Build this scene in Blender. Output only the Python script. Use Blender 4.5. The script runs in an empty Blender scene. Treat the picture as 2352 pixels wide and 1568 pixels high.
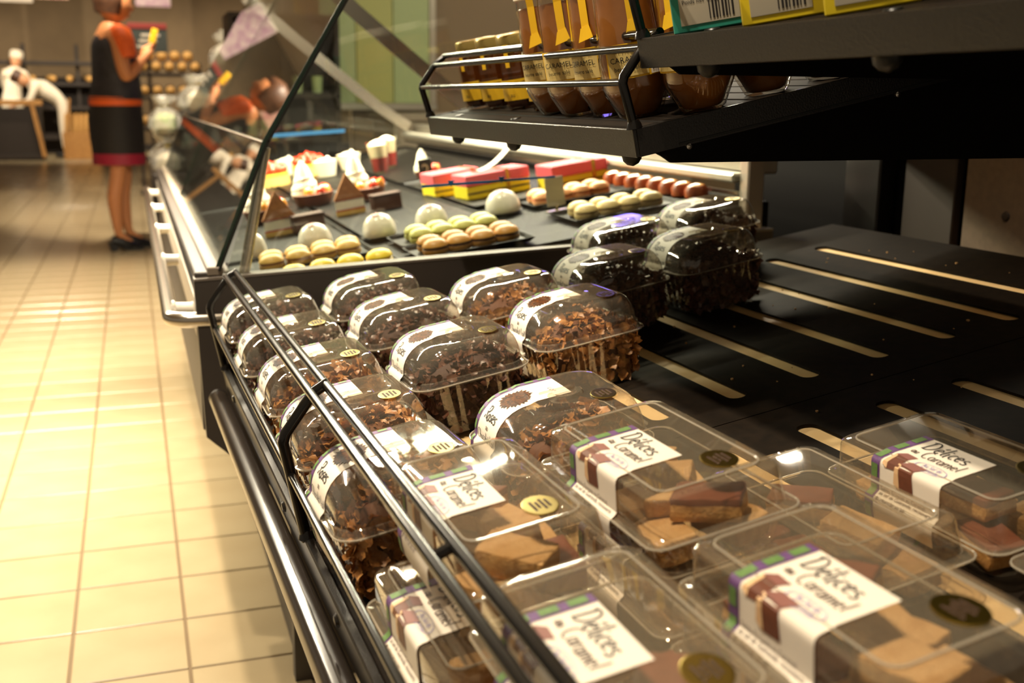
import bpy, bmesh, math, random
from mathutils import Vector, Matrix, noise
random.seed(7)
D = bpy.data
SC = bpy.context.scene
COL = SC.collection
PI = math.pi

# ------------------------------------------------------------------ camera
F_PX, YAW, PITCH, ROLL, CAM_H = 2533.05, math.radians(18.815), math.radians(12.343), math.radians(0.485), 0.980
fw = Vector((math.sin(YAW) * math.cos(PITCH), math.cos(YAW) * math.cos(PITCH), -math.sin(PITCH)))
rt = Vector((math.cos(YAW), -math.sin(YAW), 0))
up = rt.cross(fw)
rt2 = rt * math.cos(ROLL) + up * math.sin(ROLL)
up2 = -rt * math.sin(ROLL) + up * math.cos(ROLL)
cam = D.cameras.new('camera')
cam.sensor_width = 36.0
cam.lens = F_PX / 2352 * 36
cam.clip_start = 0.02
cam.dof.use_dof = True
cam.dof.focus_distance = 1.08
cam.dof.aperture_fstop = 6.6
cam_o = D.objects.new('camera', cam)
COL.objects.link(cam_o)
m = Matrix.Identity(4)
for i in range(3):
    m[i][0], m[i][1], m[i][2] = rt2[i], up2[i], -fw[i]
m[2][3] = CAM_H
cam_o.matrix_world = m
SC.camera = cam_o

# ------------------------------------------------------------------ world, lights, exposure
w = D.worlds.new('world')
SC.world = w
w.use_nodes = True
bg = w.node_tree.nodes['Background']
bg.inputs[0].default_value = (1.0, 0.80, 0.56, 1)
bg.inputs[1].default_value = 0.24
vs = SC.view_settings
vs.view_transform = 'Standard'
vs.look = 'None'
vs.gamma = 1.0
vs.use_curve_mapping = False
vs.exposure = 0.12
SC.cycles.transparent_max_bounces = 40
SC.cycles.max_bounces = 8
SC.cycles.caustics_reflective = False
SC.cycles.caustics_refractive = False
SC.cycles.sample_clamp_indirect = 6.0
WARM = (1.0, 0.85, 0.64)


def spot(loc, to, watts, angle=70, radius=0.04, blend=0.6, col=WARM):
    l = D.lights.new('ceiling_spot', 'SPOT')
    l.energy = watts
    l.spot_size = math.radians(angle)
    l.spot_blend = blend
    l.shadow_soft_size = radius
    l.color = col
    o = D.objects.new('ceiling_spot', l)
    COL.objects.link(o)
    o.location = loc
    o.rotation_euler = (Vector(to) - Vector(loc)).to_track_quat('-Z', 'Y').to_euler()
    return o


def area(loc, to, watts, sx, sy, col=WARM):
    l = D.lights.new('lamp_strip', 'AREA')
    l.shape = 'RECTANGLE'
    l.size, l.size_y, l.energy, l.color = sx, sy, watts, col
    l.spread = math.radians(178)
    o = D.objects.new('lamp_strip', l)
    COL.objects.link(o)
    o.location = loc
    o.rotation_euler = (Vector(to) - Vector(loc)).to_track_quat('-Z', 'Y').to_euler()
    return o


# track lamps over the aisle: one line above the shelf front, one on the far side of the aisle, then added fills
spot((-0.36, 0.60, 3.1), (0.00, 0.80, 0.5), 210, 62)
spot((-0.36, 1.80, 3.1), (-0.05, 1.95, 0.4), 220, 62)
spot((-0.36, 3.10, 3.1), (-0.25, 3.2, 0.0), 215, 66)
spot((-0.60, 0.70, 3.0), (0.48, 0.75, 0.6), 105, 30)
spot((-0.60, 1.60, 3.0), (0.48, 1.35, 0.6), 125, 30)
spot((-0.70, 3.4, 3.1), (-0.50, 3.6, 0.0), 80, 66)
spot((-0.55, 4.9, 3.1), (-0.60, 5.5, 0.0), 1050, 64)
spot((-0.7, 10.5, 3.2), (-0.7, 11.0, 0.0), 330, 70)  # fill spot added to brighten the far floor
spot((0.1, 11.4, 3.2), (0.40, 12.9, 1.1), 330, 50)  # fill spot added to brighten the bread stand
spot((-0.2, 7.0, 3.1), (0.45, 8.9, 0.9), 950, 56)  # fill spot added to brighten the cellophane parcels
# lamps over the pastry counter and the bakery beyond
area((0.50, 3.15, 1.62), (0.62, 3.15, 0.7), 265, 0.06, 2.7, (1.0, 0.88, 0.66))
spot((0.9, 1.9, 3.0), (0.6, 2.2, 0.75), 70, 34)
for bx in (-4.0, -1.0, 2.0):
    spot((bx, 18.0, 3.3), (bx, 20.2, 0.9), 560, 95, 0.1)
spot((-0.8, 14.2, 3.3), (-0.8, 18.6, 1.9), 650, 60)  # fill spot added to light banners and bakers from the front
spot((2.6, 5.4, 3.2), (2.6, 7.6, 1.2), 170, 90, 0.1)

# ------------------------------------------------------------------ frames of the shelving
UX, UY, UZ = 0.111, 1.65, 0.582
KX = Vector((0.028, -1, 0)).normalized()      # along the shelf, towards the camera
KY = Vector((1, 0.028, 0)).normalized()       # into the shelf
TILT, STILT = math.radians(9.68), math.radians(12.0)
U = Matrix(((KX.x, KY.x, 0, UX), (KX.y, KY.y, 0, UY), (0, 0, 1, UZ), (0, 0, 0, 1)))
T = U @ Matrix.Rotation(TILT, 4, 'X')                                              # lower shelf surface
S = U @ Matrix.Translation((0, 0.316, 0.371)) @ Matrix.Rotation(STILT, 4, 'X')     # jar shelf surface
R2 = U @ Matrix.Translation((0, 0.316, 0.453)) @ Matrix.Rotation(STILT, 4, 'X')    # upper shelf surface
DECK = 0.145


def deck_z(x):
    return 0.675 + DECK * (x - 0.2)


# ------------------------------------------------------------------ materials
def lin(c):
    return tuple(((v / 255) / 12.92 if v / 255 <= 0.04045 else ((v / 255 + 0.055) / 1.055) ** 2.4) for v in c) + (1,)


MATS = {}


def mat(name, rgb, rough=0.5, metal=0.0, spec=0.5, rgb2=None, scale=30.0, bump=0.0, bscale=None, coat=0.0, detail=4.0, trans=0.0, sss=0.0):
    if name in MATS:
        return MATS[name]
    mt = D.materials.new(name)
    mt.use_nodes = True
    nt = mt.node_tree
    b = nt.nodes['Principled BSDF']
    b.inputs['Base Color'].default_value = lin(rgb)
    b.inputs['Roughness'].default_value = rough
    b.inputs['Metallic'].default_value = metal
    b.inputs['Specular IOR Level'].default_value = spec
    b.inputs['Coat Weight'].default_value = coat
    b.inputs['Transmission Weight'].default_value = trans
    if sss:
        b.inputs['Subsurface Weight'].default_value = sss
        b.inputs['Subsurface Radius'].default_value = (0.006, 0.003, 0.0015)
    if rgb2 or bump:
        tc = nt.nodes.new('ShaderNodeTexCoord')
        if rgb2:
            n = nt.nodes.new('ShaderNodeTexNoise')
            n.inputs['Scale'].default_value = scale
            n.inputs['Detail'].default_value = detail
            nt.links.new(tc.outputs['Object'], n.inputs['Vector'])
            r = nt.nodes.new('ShaderNodeValToRGB')
            r.color_ramp.elements[0].position, r.color_ramp.elements[1].position = 0.35, 0.65
            r.color_ramp.elements[0].color, r.color_ramp.elements[1].color = lin(rgb), lin(rgb2)
            nt.links.new(n.outputs['Fac'], r.inputs['Fac'])
            nt.links.new(r.outputs['Color'], b.inputs['Base Color'])
        if bump:
            n2 = nt.nodes.new('ShaderNodeTexNoise')
            n2.inputs['Scale'].default_value = bscale or scale
            n2.inputs['Detail'].default_value = detail
            nt.links.new(tc.outputs['Object'], n2.inputs['Vector'])
            bp = nt.nodes.new('ShaderNodeBump')
            bp.inputs['Strength'].default_value = bump
            bp.inputs['Distance'].default_value = 0.002
            nt.links.new(n2.outputs['Fac'], bp.inputs['Height'])
            nt.links.new(bp.outputs['Normal'], b.inputs['Normal'])
    MATS[name] = mt
    return mt


def clear(name, tint, ior=1.45, rough=0.03, haze=0.05, hazecol=(200, 190, 170), gain=1.0):
    """thin clear sheet: see-through with Fresnel gloss and a little haze"""
    mt = D.materials.new(name)
    mt.use_nodes = True
    nt = mt.node_tree
    nt.nodes.clear()
    out = nt.nodes.new('ShaderNodeOutputMaterial')
    tr = nt.nodes.new('ShaderNodeBsdfTransparent')
    tr.inputs[0].default_value = lin(tint)
    gl = nt.nodes.new('ShaderNodeBsdfGlossy')
    gl.inputs['Roughness'].default_value = rough
    gl.inputs['Color'].default_value = (1, 1, 1, 1)
    df = nt.nodes.new('ShaderNodeBsdfDiffuse')
    df.inputs[0].default_value = lin(hazecol)
    fr = nt.nodes.new('ShaderNodeFresnel')
    ge = nt.nodes.new('ShaderNodeNewGeometry')     # same reflectance from both sides of the sheet
    mr = nt.nodes.new('ShaderNodeMapRange')
    mr.inputs['To Min'].default_value, mr.inputs['To Max'].default_value = ior, 1.0 / ior
    nt.links.new(ge.outputs['Backfacing'], mr.inputs['Value'])
    nt.links.new(mr.outputs['Result'], fr.inputs['IOR'])
    mu = nt.nodes.new('ShaderNodeMath')
    mu.operation = 'MULTIPLY'
    mu.use_clamp = True
    mu.inputs[1].default_value = gain
    m1 = nt.nodes.new('ShaderNodeMixShader')
    m1.inputs[0].default_value = haze
    m2 = nt.nodes.new('ShaderNodeMixShader')
    nt.links.new(fr.outputs[0], mu.inputs[0])
    nt.links.new(tr.outputs[0], m1.inputs[1])
    nt.links.new(df.outputs[0], m1.inputs[2])
    nt.links.new(mu.outputs[0], m2.inputs[0])
    nt.links.new(m1.outputs[0], m2.inputs[1])
    nt.links.new(gl.outputs[0], m2.inputs[2])
    nt.links.new(m2.outputs[0], out.inputs[0])
    MATS[name] = mt
    return mt


clear('clear_plastic', (247, 243, 236), 1.5, 0.04, 0.10, gain=1.6)  # haze partly stands in for ceiling reflections on the lids
clear('lid_plastic', (246, 242, 234), 1.5, 0.05, 0.115, (215, 200, 172), gain=1.6)  # stronger haze also paints in the milky reflections on these lids
clear('highlight_bead_plastic', (240, 236, 228), 1.5, 0.12, 0.38, (225, 215, 195), gain=1.8)  # pale milky plastic that paints the highlight along lid edges
clear('ribbed_plastic', (245, 240, 232), 1.5, 0.06, 0.06, gain=1.5)
clear('counter_glass', (240, 243, 240), 1.5, 0.0, 0.003, gain=0.8)
clear('jar_glass', (250, 246, 238), 1.5, 0.02, 0.0, gain=1.6)
clear('cellophane', (240, 240, 235), 1.5, 0.10, 0.25, (230, 225, 215), gain=3.0)
mat('tile', (156, 139, 108), 0.24, spec=0.5, rgb2=(163, 147, 116), scale=6)
mat('grout', (104, 84, 56), 0.8)
mat('black_wire', (18, 16, 14), 0.18, spec=0.38)
mat('black_coat', (26, 23, 20), 0.30, spec=0.5, bump=0.15, bscale=500)
mat('bumper', (38, 32, 27), 0.18, spec=0.5)
mat('shelf_board', (22, 17, 12), 0.7, spec=0.08, rgb2=(30, 23, 16), scale=60, detail=8)
mat('slot_wood', (236, 200, 142), 0.6, rgb2=(240, 208, 152), scale=40)
mat('dark_panel', (11, 9, 8), 0.7, spec=0.1)
mat('brown_panel', (58, 44, 32), 0.6)
mat('beige_panel', (128, 106, 84), 0.6, rgb2=(120, 99, 79), scale=90)
mat('steel', (200, 192, 180), 0.22, metal=1.0)
mat('alu', (205, 196, 182), 0.38, metal=0.8)
mat('white_alu', (222, 214, 200), 0.35, metal=0.2)
mat('counter_body', (60, 54, 50), 0.45)
mat('white_plastic', (232, 224, 210), 0.4)
mat('ledge', (112, 104, 96), 0.4, metal=0.2)
mat('seal', (12, 16, 13), 0.4)
mat('glass_edge', (28, 48, 38), 0.2)
mat('tray_black', (15, 12, 11), 0.45, spec=0.2)
mat('deck_black', (12, 10, 9), 0.55, spec=0.12)
mat('paper', (240, 230, 214), 0.6, spec=0.25)
mat('ink', (22, 16, 16), 0.6)
mat('ink_brown', (80, 58, 46), 0.6)
mat('ink_blue', (150, 140, 190), 0.6)
mat('ink_purple', (96, 60, 120), 0.6)
mat('tartan_purple', (108, 72, 124), 0.55, rgb2=(92, 58, 108), scale=300)
mat('tartan_green', (92, 126, 64), 0.55, rgb2=(106, 140, 78), scale=300)
mat('print_choc', (110, 60, 38), 0.5, rgb2=(98, 52, 32), scale=150)
mat('print_top', (140, 90, 80), 0.5)
mat('print_cream', (226, 186, 140), 0.5)
mat('print_flakes', (104, 60, 24), 0.5, rgb2=(30, 14, 5), scale=330, detail=6, spec=0.1)
mat('gold', (160, 138, 62), 0.28, metal=1.0)
mat('flake_milk', (194, 140, 80), 0.38, rgb2=(146, 94, 50), scale=90, spec=0.5)
mat('flake_dark', (116, 78, 60), 0.36, rgb2=(74, 46, 36), scale=90, spec=0.5)
mat('flake_core', (96, 54, 26), 0.7)
mat('flake_core_dark', (60, 34, 24), 0.7)
mat('shortbread', (206, 152, 84), 0.8, rgb2=(222, 176, 112), scale=140, bump=0.6, bscale=420)
mat('sugared', (204, 164, 112), 0.85, rgb2=(190, 146, 92), scale=90, bump=0.6, bscale=420)
mat('milk_choc', (122, 66, 44), 0.5, rgb2=(108, 56, 36), scale=60, bump=0.3)
mat('caramel', (150, 94, 38), 0.25, rgb2=(164, 106, 46), scale=40, coat=0.5)
mat('caramel_dark', (104, 54, 18), 0.25, rgb2=(84, 42, 14), scale=40, coat=0.5)
mat('label_yellow', (238, 190, 34), 0.45)
mat('label_pale', (214, 190, 120), 0.45)
mat('gold_lid', (200, 176, 104), 0.25, metal=0.9)
mat('white_lid', (235, 225, 205), 0.4)
mat('teal_card', (44, 142, 124), 0.4)
mat('yellow_card', (232, 206, 34), 0.4)
mat('card_print', (176, 168, 150), 0.5)


# ------------------------------------------------------------------ mesh helpers
class B:
    """collects geometry, built as one mesh object"""

    def __init__(self):
        self.v, self.f, self.mi = [], [], []

    def add(self, vs_, fs, mi=0):
        o = len(self.v)
        self.v += [tuple(p) for p in vs_]
        self.f += [tuple(i + o for i in f) for f in fs]
        self.mi += [mi] * len(fs)
        return self

    def box(self, a, b, mi=0, mx=None):
        x0, y0, z0 = a
        x1, y1, z1 = b
        vs_ = [(x0, y0, z0), (x1, y0, z0), (x1, y1, z0), (x0, y1, z0), (x0, y0, z1), (x1, y0, z1), (x1, y1, z1), (x0, y1, z1)]
        if mx:
            vs_ = [mx @ Vector(p) for p in vs_]
        return self.add(vs_, [(3, 2, 1, 0), (4, 5, 6, 7), (0, 1, 5, 4), (1, 2, 6, 5), (2, 3, 7, 6), (3, 0, 4, 7)], mi)

    def bbox(self, a, b, bev=0.004, mi=0, mx=None):
        """box with chamfered edges"""
        bm = bmesh.new()
        bmesh.ops.create_cube(bm, size=1)
        for v in bm.verts:
            v.co = Vector([(a[i] + b[i]) / 2 + v.co[i] * (b[i] - a[i]) for i in range(3)])
        bmesh.ops.bevel(bm, geom=bm.edges[:], offset=bev, segments=1, affect='EDGES', profile=0.5)
        bm.verts.index_update()
        vs_ = [(mx @ v.co) if mx else v.co.copy() for v in bm.verts]
        fs = [tuple(v.index for v in f.verts) for f in bm.faces]
        bm.free()
        return self.add(vs_, fs, mi)

    def tube(self, pts, r, n=10, mi=0, cap=True):
        pts = [Vector(p) for p in pts]
        rings = []
        prev = None
        for i, p in enumerate(pts):
            if i == 0:
                d = pts[1] - p
            elif i == len(pts) - 1:
                d = p - pts[i - 1]
            else:
                d = (pts[i + 1] - p).normalized() + (p - pts[i - 1]).normalized()
            d.normalize()
            if prev is None:
                a = d.orthogonal().normalized()
            else:
                a = (prev - d * prev.dot(d)).normalized()
            prev = a
            bb = d.cross(a)
            rr = r[i] if isinstance(r, (list, tuple)) else r
            rings.append([p + (a * math.cos(2 * PI * k / n) + bb * math.sin(2 * PI * k / n)) * rr for k in range(n)])
        return self.loft(rings, mi, cap, cap)

    def loft(self, rings, mi=0, cap0=True, cap1=True):
        n = len(rings[0])
        vs_ = [p for r in rings for p in r]
        fs = []
        for i in range(len(rings) - 1):
            for k in range(n):
                k2 = (k + 1) % n
                fs.append((i * n + k, i * n + k2, (i + 1) * n + k2, (i + 1) * n + k))
        if cap0:
            fs.append(tuple(reversed(range(n))))
        if cap1:
            fs.append(tuple((len(rings) - 1) * n + k for k in range(n)))
        return self.add(vs_, fs, mi)

    def lathe(self, prof, n=24, mi=0, c=(0, 0, 0), cap0=True, cap1=True, sx=1, sy=1):
        return self.loft([[(c[0] + r * sx * math.cos(2 * PI * k / n), c[1] + r * sy * math.sin(2 * PI * k / n), c[2] + z) for k in range(n)] for r, z in prof], mi, cap0, cap1)

    def grid(self, fn, nu, nv, mi=0):
        vs_ = [fn(i / nu, j / nv) for i in range(nu + 1) for j in range(nv + 1)]
        fs = [(i * (nv + 1) + j, (i + 1) * (nv + 1) + j, (i + 1) * (nv + 1) + j + 1, i * (nv + 1) + j + 1) for i in range(nu) for j in range(nv)]
        return self.add(vs_, fs, mi)

    def prism(self, poly, t0, t1, axis=1, mi=0):
        """polygon in two axes, extruded along the third"""
        def mk(p, t):
            if axis == 1:
                return (p[0], t, p[1])
            if axis == 0:
                return (t, p[0], p[1])
            return (p[0], p[1], t)
        n = len(poly)
        vs_ = [mk(p, t0) for p in poly] + [mk(p, t1) for p in poly]
        fs = [tuple(range(n)), tuple(reversed(range(n, 2 * n)))]
        fs += [(k, k + n, (k + 1) % n + n, (k + 1) % n) for k in range(n)]
        return self.add(vs_, fs, mi)

    def mesh(self, name, mats, smooth=False, angle=40):
        me = D.meshes.new(name)
        me.from_pydata(self.v, [], self.f)
        for mt in (mats if isinstance(mats, (list, tuple)) else [mats]):
            me.materials.append(MATS[mt] if isinstance(mt, str) else mt)
        me.polygons.foreach_set('material_index', self.mi)
        bm = bmesh.new()
        bm.from_mesh(me)
        bmesh.ops.recalc_face_normals(bm, faces=bm.faces)
        bm.to_mesh(me)
        bm.free()
        if smooth:
            for p in me.polygons:
                p.use_smooth = True
            me.set_sharp_from_angle(angle=math.radians(angle))
        return me

    def obj(self, name, mats, parent=None, mx=None, smooth=False, angle=40):
        return link(name, self.mesh(name, mats, smooth, angle), parent, mx)


def link(name, me, parent=None, mx=None):
    o = D.objects.new(name, me)
    COL.objects.link(o)
    if parent is not None:
        o.parent = parent
    if mx is not None:
        if parent is not None:
            o.matrix_local = mx
        else:
            o.matrix_world = mx
    return o


def tag(o, label, cat, group=None, kind=None):
    o['label'] = label
    o['category'] = cat
    if group:
        o['group'] = group
    if kind:
        o['kind'] = kind
    return o


def thing(name, label, cat, mx=None, group=None):
    o = D.objects.new(name, None)
    o.empty_display_size = 0.02
    COL.objects.link(o)
    if mx is not None:
        o.matrix_world = mx
    return tag(o, label, cat, group)


def struct(o):
    o['kind'] = 'structure'
    return o


def dup(root, mx, label=None, group=None, skip=()):
    r = root.copy()
    COL.objects.link(r)
    r.matrix_world = mx
    if label:
        r['label'] = label
    if group:
        r['group'] = group
    for ch in list(root.children):
        if ch.name.split('.')[0] in skip:
            continue
        c = ch.copy()
        COL.objects.link(c)
        c.parent = r
        for g in list(ch.children):
            d = g.copy()
            COL.objects.link(d)
            d.parent = c
    return r


def TR(x, y, z, rz=0):
    return Matrix.Translation((x, y, z)) @ Matrix.Rotation(rz, 4, 'Z')


def rrect(wd, dp, r, z, cx=0.0, cy=0.0, nc=5, ns=2, rib=0.0):
    """rounded rectangle ring, optional vertical ribs"""
    r = max(0.0005, min(r, wd / 2 - 1e-4, dp / 2 - 1e-4))
    pts = []
    for q, (sx, sy) in enumerate(((1, 1), (-1, 1), (-1, -1), (1, -1))):
        c0 = Vector((sx * (wd / 2 - r), sy * (dp / 2 - r)))
        for k in range(nc + 1):
            a = PI / 2 * q + PI / 2 * k / nc
            pts.append((c0 + Vector((math.cos(a), math.sin(a))) * r, Vector((math.cos(a), math.sin(a)))))
        # side run to the next corner
        nsx, nsy = ((-1, 1), (-1, -1), (1, -1), (1, 1))[q]
        c1 = Vector((nsx * (wd / 2 - r), nsy * (dp / 2 - r)))
        nrm = (Vector((0, 1)), Vector((-1, 0)), Vector((0, -1)), Vector((1, 0)))[q]
        for k in range(1, ns):
            t = k / ns
            off = rib * (1 if (k // 2) % 2 else -1) if rib else 0
            pts.append((c0.lerp(c1, t) + nrm * (r + off), nrm))
    return [(cx + p.x, cy + p.y, z) for p, _ in pts]


def text2d(s, size, align='LEFT'):
    """flat lettering from the built-in font: vertices and faces in 2D"""
    cu = D.curves.new('lettering', 'FONT')
    cu.body = s
    cu.size = size
    cu.align_x = align
    cu.resolution_u = 2
    ob = D.objects.new('lettering', cu)
    COL.objects.link(ob)
    dg = bpy.context.evaluated_depsgraph_get()
    me = D.meshes.new_from_object(ob.evaluated_get(dg))
    vs_ = [(v.co.x, v.co.y) for v in me.vertices]
    fs = [tuple(p.vertices) for p in me.polygons]
    D.objects.remove(ob)
    D.curves.remove(cu)
    D.meshes.remove(me)
    return vs_, fs


def arc(cx, cy, rx, ry, a0, a1, n=9):
    return [(cx + rx * math.cos(math.radians(a0 + (a1 - a0) * k / n)), cy + ry * math.sin(math.radians(a0 + (a1 - a0) * k / n))) for k in range(n + 1)]


# a small brush alphabet: (advance, strokes)
GLYPH = {
    'D': (0.72, [[(0.12, 1.02), (0.10, 0.0)], [(-0.04, 0.88), (0.2, 1.0)] + arc(0.2, 0.5, 0.42, 0.5, 88, -88, 12) + [(0.02, 0.02)]]),
    'e': (0.46, [[(0.06, 0.27), (0.38, 0.34)] + arc(0.22, 0.27, 0.17, 0.25, 20, 320, 12)]),
    'E': (0.46, [[(0.06, 0.27), (0.38, 0.34)] + arc(0.22, 0.27, 0.17, 0.25, 20, 320, 12), [(0.2, 0.66), (0.34, 0.84)]]),
    'l': (0.24, [[(0.10, 1.0), (0.08, 0.1), (0.18, 0.0)]]),
    'i': (0.24, [[(0.10, 0.5), (0.09, 0.05), (0.18, 0.0)], [(0.11, 0.70), (0.13, 0.76)]]),
    'c': (0.42, [arc(0.24, 0.25, 0.18, 0.25, 50, 310, 11)]),
    's': (0.40, [arc(0.2, 0.37, 0.13, 0.13, 40, 230, 7) + arc(0.18, 0.13, 0.14, 0.13, 60, -150, 8)]),
    'a': (0.48, [arc(0.2, 0.25, 0.17, 0.25, 40, 330, 11), [(0.38, 0.5), (0.36, 0.08), (0.46, 0.0)]]),
    'u': (0.48, [[(0.06, 0.5), (0.06, 0.15)] + arc(0.2, 0.14, 0.14, 0.14, 180, 350, 6), [(0.36, 0.5), (0.36, 0.05), (0.44, 0.0)]]),
    'C': (0.66, [arc(0.36, 0.5, 0.32, 0.5, 55, 308, 14)]),
    'r': (0.36, [[(0.06, 0.5), (0.08, 0.0)], [(0.08, 0.3)] + arc(0.24, 0.3, 0.15, 0.2, 150, 50, 5)]),
    'm': (0.70, [[(0.06, 0.5), (0.06, 0.0)], [(0.06, 0.3)] + arc(0.2, 0.32, 0.13, 0.18, 160, 0, 6) + [(0.33, 0.0)], [(0.33, 0.3)] + arc(0.46, 0.32, 0.13, 0.18, 160, 0, 6) + [(0.6, 0.0)]]),
    'R': (0.62, [[(0.10, 1.0), (0.10, 0.0)], [(0.0, 0.92)] + arc(0.24, 0.74, 0.27, 0.25, 110, -90, 10) + [(0.1, 0.5)], [(0.2, 0.48), (0.52, 0.0)]]),
    'o': (0.46, [arc(0.22, 0.25, 0.18, 0.25, 80, 440, 13)]),
    'h': (0.48, [[(0.08, 1.0), (0.08, 0.0)], [(0.08, 0.3)] + arc(0.23, 0.3, 0.15, 0.2, 160, 0, 6) + [(0.38, 0.0)]]),
    't': (0.34, [[(0.15, 0.85), (0.13, 0.08), (0.24, 0.0)], [(0.0, 0.56), (0.3, 0.58)]]),
    'n': (0.48, [[(0.06, 0.5), (0.06, 0.0)], [(0.06, 0.3)] + arc(0.21, 0.32, 0.15, 0.18, 160, 0, 6) + [(0.36, 0.0)]]),
    'L': (0.5, [[(0.10, 1.0), (0.08, 0.02), (0.44, 0.04)]]),
    ' ': (0.3, []),
}


def brush(s, size, x0, y0, weight=0.09, seed=1):
    """hand-lettered word as ribbons: vertices and faces in 2D"""
    rnd = random.Random(seed)
    vs_, fs = [], []
    x = x0
    for ch in s:
        adv, strokes = GLYPH[ch]
        dy = rnd.uniform(-0.05, 0.05) * size
        sl = rnd.uniform(-0.05, 0.12)
        for st in strokes:
            n = len(st)
            o = len(vs_)
            for k, (px, py) in enumerate(st):
                a = st[max(0, k - 1)]
                b = st[min(n - 1, k + 1)]
                d = Vector((b[0] - a[0], b[1] - a[1]))
                if d.length < 1e-6:
                    d = Vector((1, 0))
                d.normalize()
                nn = Vector((-d.y, d.x)) * weight * size * 0.5 * (0.75 + 0.5 * abs(d.y))
                cx, cy = x + (px + sl * py) * size, y0 + py * size + dy
                vs_ += [(cx + nn.x, cy + nn.y), (cx - nn.x, cy - nn.y)]
            fs += [(o + 2 * k, o + 2 * k + 1, o + 2 * k + 3, o + 2 * k + 2) for k in range(n - 1)]
        x += adv * size * 1.04
    return vs_, fs


class Path:
    """profile (y,z) by arc length, for labels folded over a lid"""

    def __init__(self, pts, x0=0.0):
        self.p = [Vector((0, a, b)) for a, b in pts]
        self.l = [0]
        for i in range(1, len(self.p)):
            self.l.append(self.l[-1] + (self.p[i] - self.p[i - 1]).length)

    def at(self, x, s, off):
        s = max(0.0, min(self.l[-1] - 1e-7, s))
        for i in range(len(self.l) - 1):
            if s <= self.l[i + 1]:
                break
        t = (s - self.l[i]) / (self.l[i + 1] - self.l[i])
        p = self.p[i].lerp(self.p[i + 1], t)
        d = (self.p[i + 1] - self.p[i]).normalized()
        nrm = Vector((0, d.z, -d.y))
        nrm = nrm if nrm.length > 0 else Vector((0, 0, 1))
        p = p + nrm * off
        p.x = x
        return p


def on_label(path, vs_fs, mats, name, parent, x0, s0, off, flip=1):
    """place flat print on the label: 2D x -> label x, 2D y -> towards the back (s decreasing)"""
    vs_, fs = vs_fs
    b = B()
    b.add([path.at(x0 + p[0], s0 - p[1], off) for p in vs_], fs)
    return b.obj(name, mats, parent)


def poly_print(path, pts, mats, name, parent, off):
    """polygon in label coordinates (x, s), cut into strips so that it follows the fold"""
    bm = bmesh.new()
    vv = [bm.verts.new((p[0], p[1], 0)) for p in pts]
    bm.faces.new(vv)
    s0, s1 = min(p[1] for p in pts), max(p[1] for p in pts)
    n = max(1, int((s1 - s0) / 0.004))
    for k in range(1, n):
        bmesh.ops.bisect_plane(bm, geom=bm.verts[:] + bm.edges[:] + bm.faces[:], plane_co=(0, s0 + (s1 - s0) * k / n, 0), plane_no=(0, 1, 0))
    bm.verts.index_update()
    b = B()
    b.add([path.at(v.co.x, v.co.y, off) for v in bm.verts], [tuple(v.index for v in f.verts) for f in bm.faces])
    bm.free()
    return b.obj(name, mats, parent)


def label_part(path, parent, xa, xb, thick_off=0.0006):
    L = path.l[-1]
    b = B()
    b.grid(lambda u, v: path.at(xa + (xb - xa) * v, L * u, thick_off), 40, 2)
    lab = b.obj('label', 'paper', parent, smooth=True)
    return lab


def tartan(path, lab, xa, wdt, off, step=0.013):
    L = path.l[-1]
    b = B()
    b.grid(lambda u, v: path.at(xa + wdt * v, L * u, off), 40, 1)
    b.obj('tartan_strip', 'tartan_purple', lab, smooth=True)
    s = 0.004
    b = B()
    while s < L - step * 0.6:
        e = min(L, s + step * 0.66)
        b.grid(lambda u, v: path.at(xa + 0.0008 + (wdt - 0.0030) * v, s + (e - s) * u, off + 0.0003), 4, 1)
        s += step
    o = b.obj('tartan_check', 'tartan_green', lab, smooth=True)
    o['kind'] = 'stuff'


# ------------------------------------------------------------------ floor
floor_o = struct(B().box((-9, -1.5, -0.06), (6, 24, -0.0025)).obj('floor', 'grout'))
GX, GY = -0.1596, 2.0559


def project(p):
    d = Vector(p) - Vector((0, 0, CAM_H))
    z = d.dot(fw)
    if z < 0.05:
        return None
    return 1176 + F_PX * d.dot(rt2) / z, 784 - F_PX * d.dot(up2) / z, z


tile_me = B().bbox((-0.0972, -0.0972, -0.010), (0.0972, 0.0972, 0.0), 0.0014).mesh('tile', 'tile')
cells = []
for i in range(-28, 4):
    for j in range(-4, 100):
        c = (GX + 0.2 * (i + 0.5), GY + 0.2 * (j + 0.5), 0)
        q = project(c)
        if q and -60 < q[0] < 760 and 330 < q[1] < 1640:
            cells.append((q[2], c))
cells.sort()
for z, c in cells[:300]:
    link('tile', tile_me, floor_o, Matrix.Translation(c))
bt = B()
near = {(round(c[0], 3), round(c[1], 3)) for z, c in cells[:300]}
for i in range(-28, 10):
    for j in range(-8, 100):
        c = (GX + 0.2 * (i + 0.5), GY + 0.2 * (j + 0.5), 0)
        if (round(c[0], 3), round(c[1], 3)) not in near:
            a = 0.0972
            e = 0.0014
            x, y = c[0], c[1]
            bt.add([(x - a, y - a, -e), (x + a, y - a, -e), (x + a, y + a, -e), (x - a, y + a, -e),
                    (x - a + e, y - a + e, 0), (x + a - e, y - a + e, 0), (x + a - e, y + a - e, 0), (x - a + e, y + a - e, 0)],
                   [(4, 5, 6, 7), (0, 1, 5, 4), (1, 2, 6, 5), (2, 3, 7, 6), (3, 0, 4, 7)])
o = bt.obj('tile_field', 'tile', floor_o)
o['kind'] = 'stuff'

# ------------------------------------------------------------------ the near display unit
unit = thing('display_unit', 'black self-service display unit with a slotted sloping shelf and wire guard', 'shelf unit', U)
RT = Matrix.Rotation(TILT, 4, 'X')
SLOT_V = [0.11 + 0.0955 * k for k in range(10)]


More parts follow.
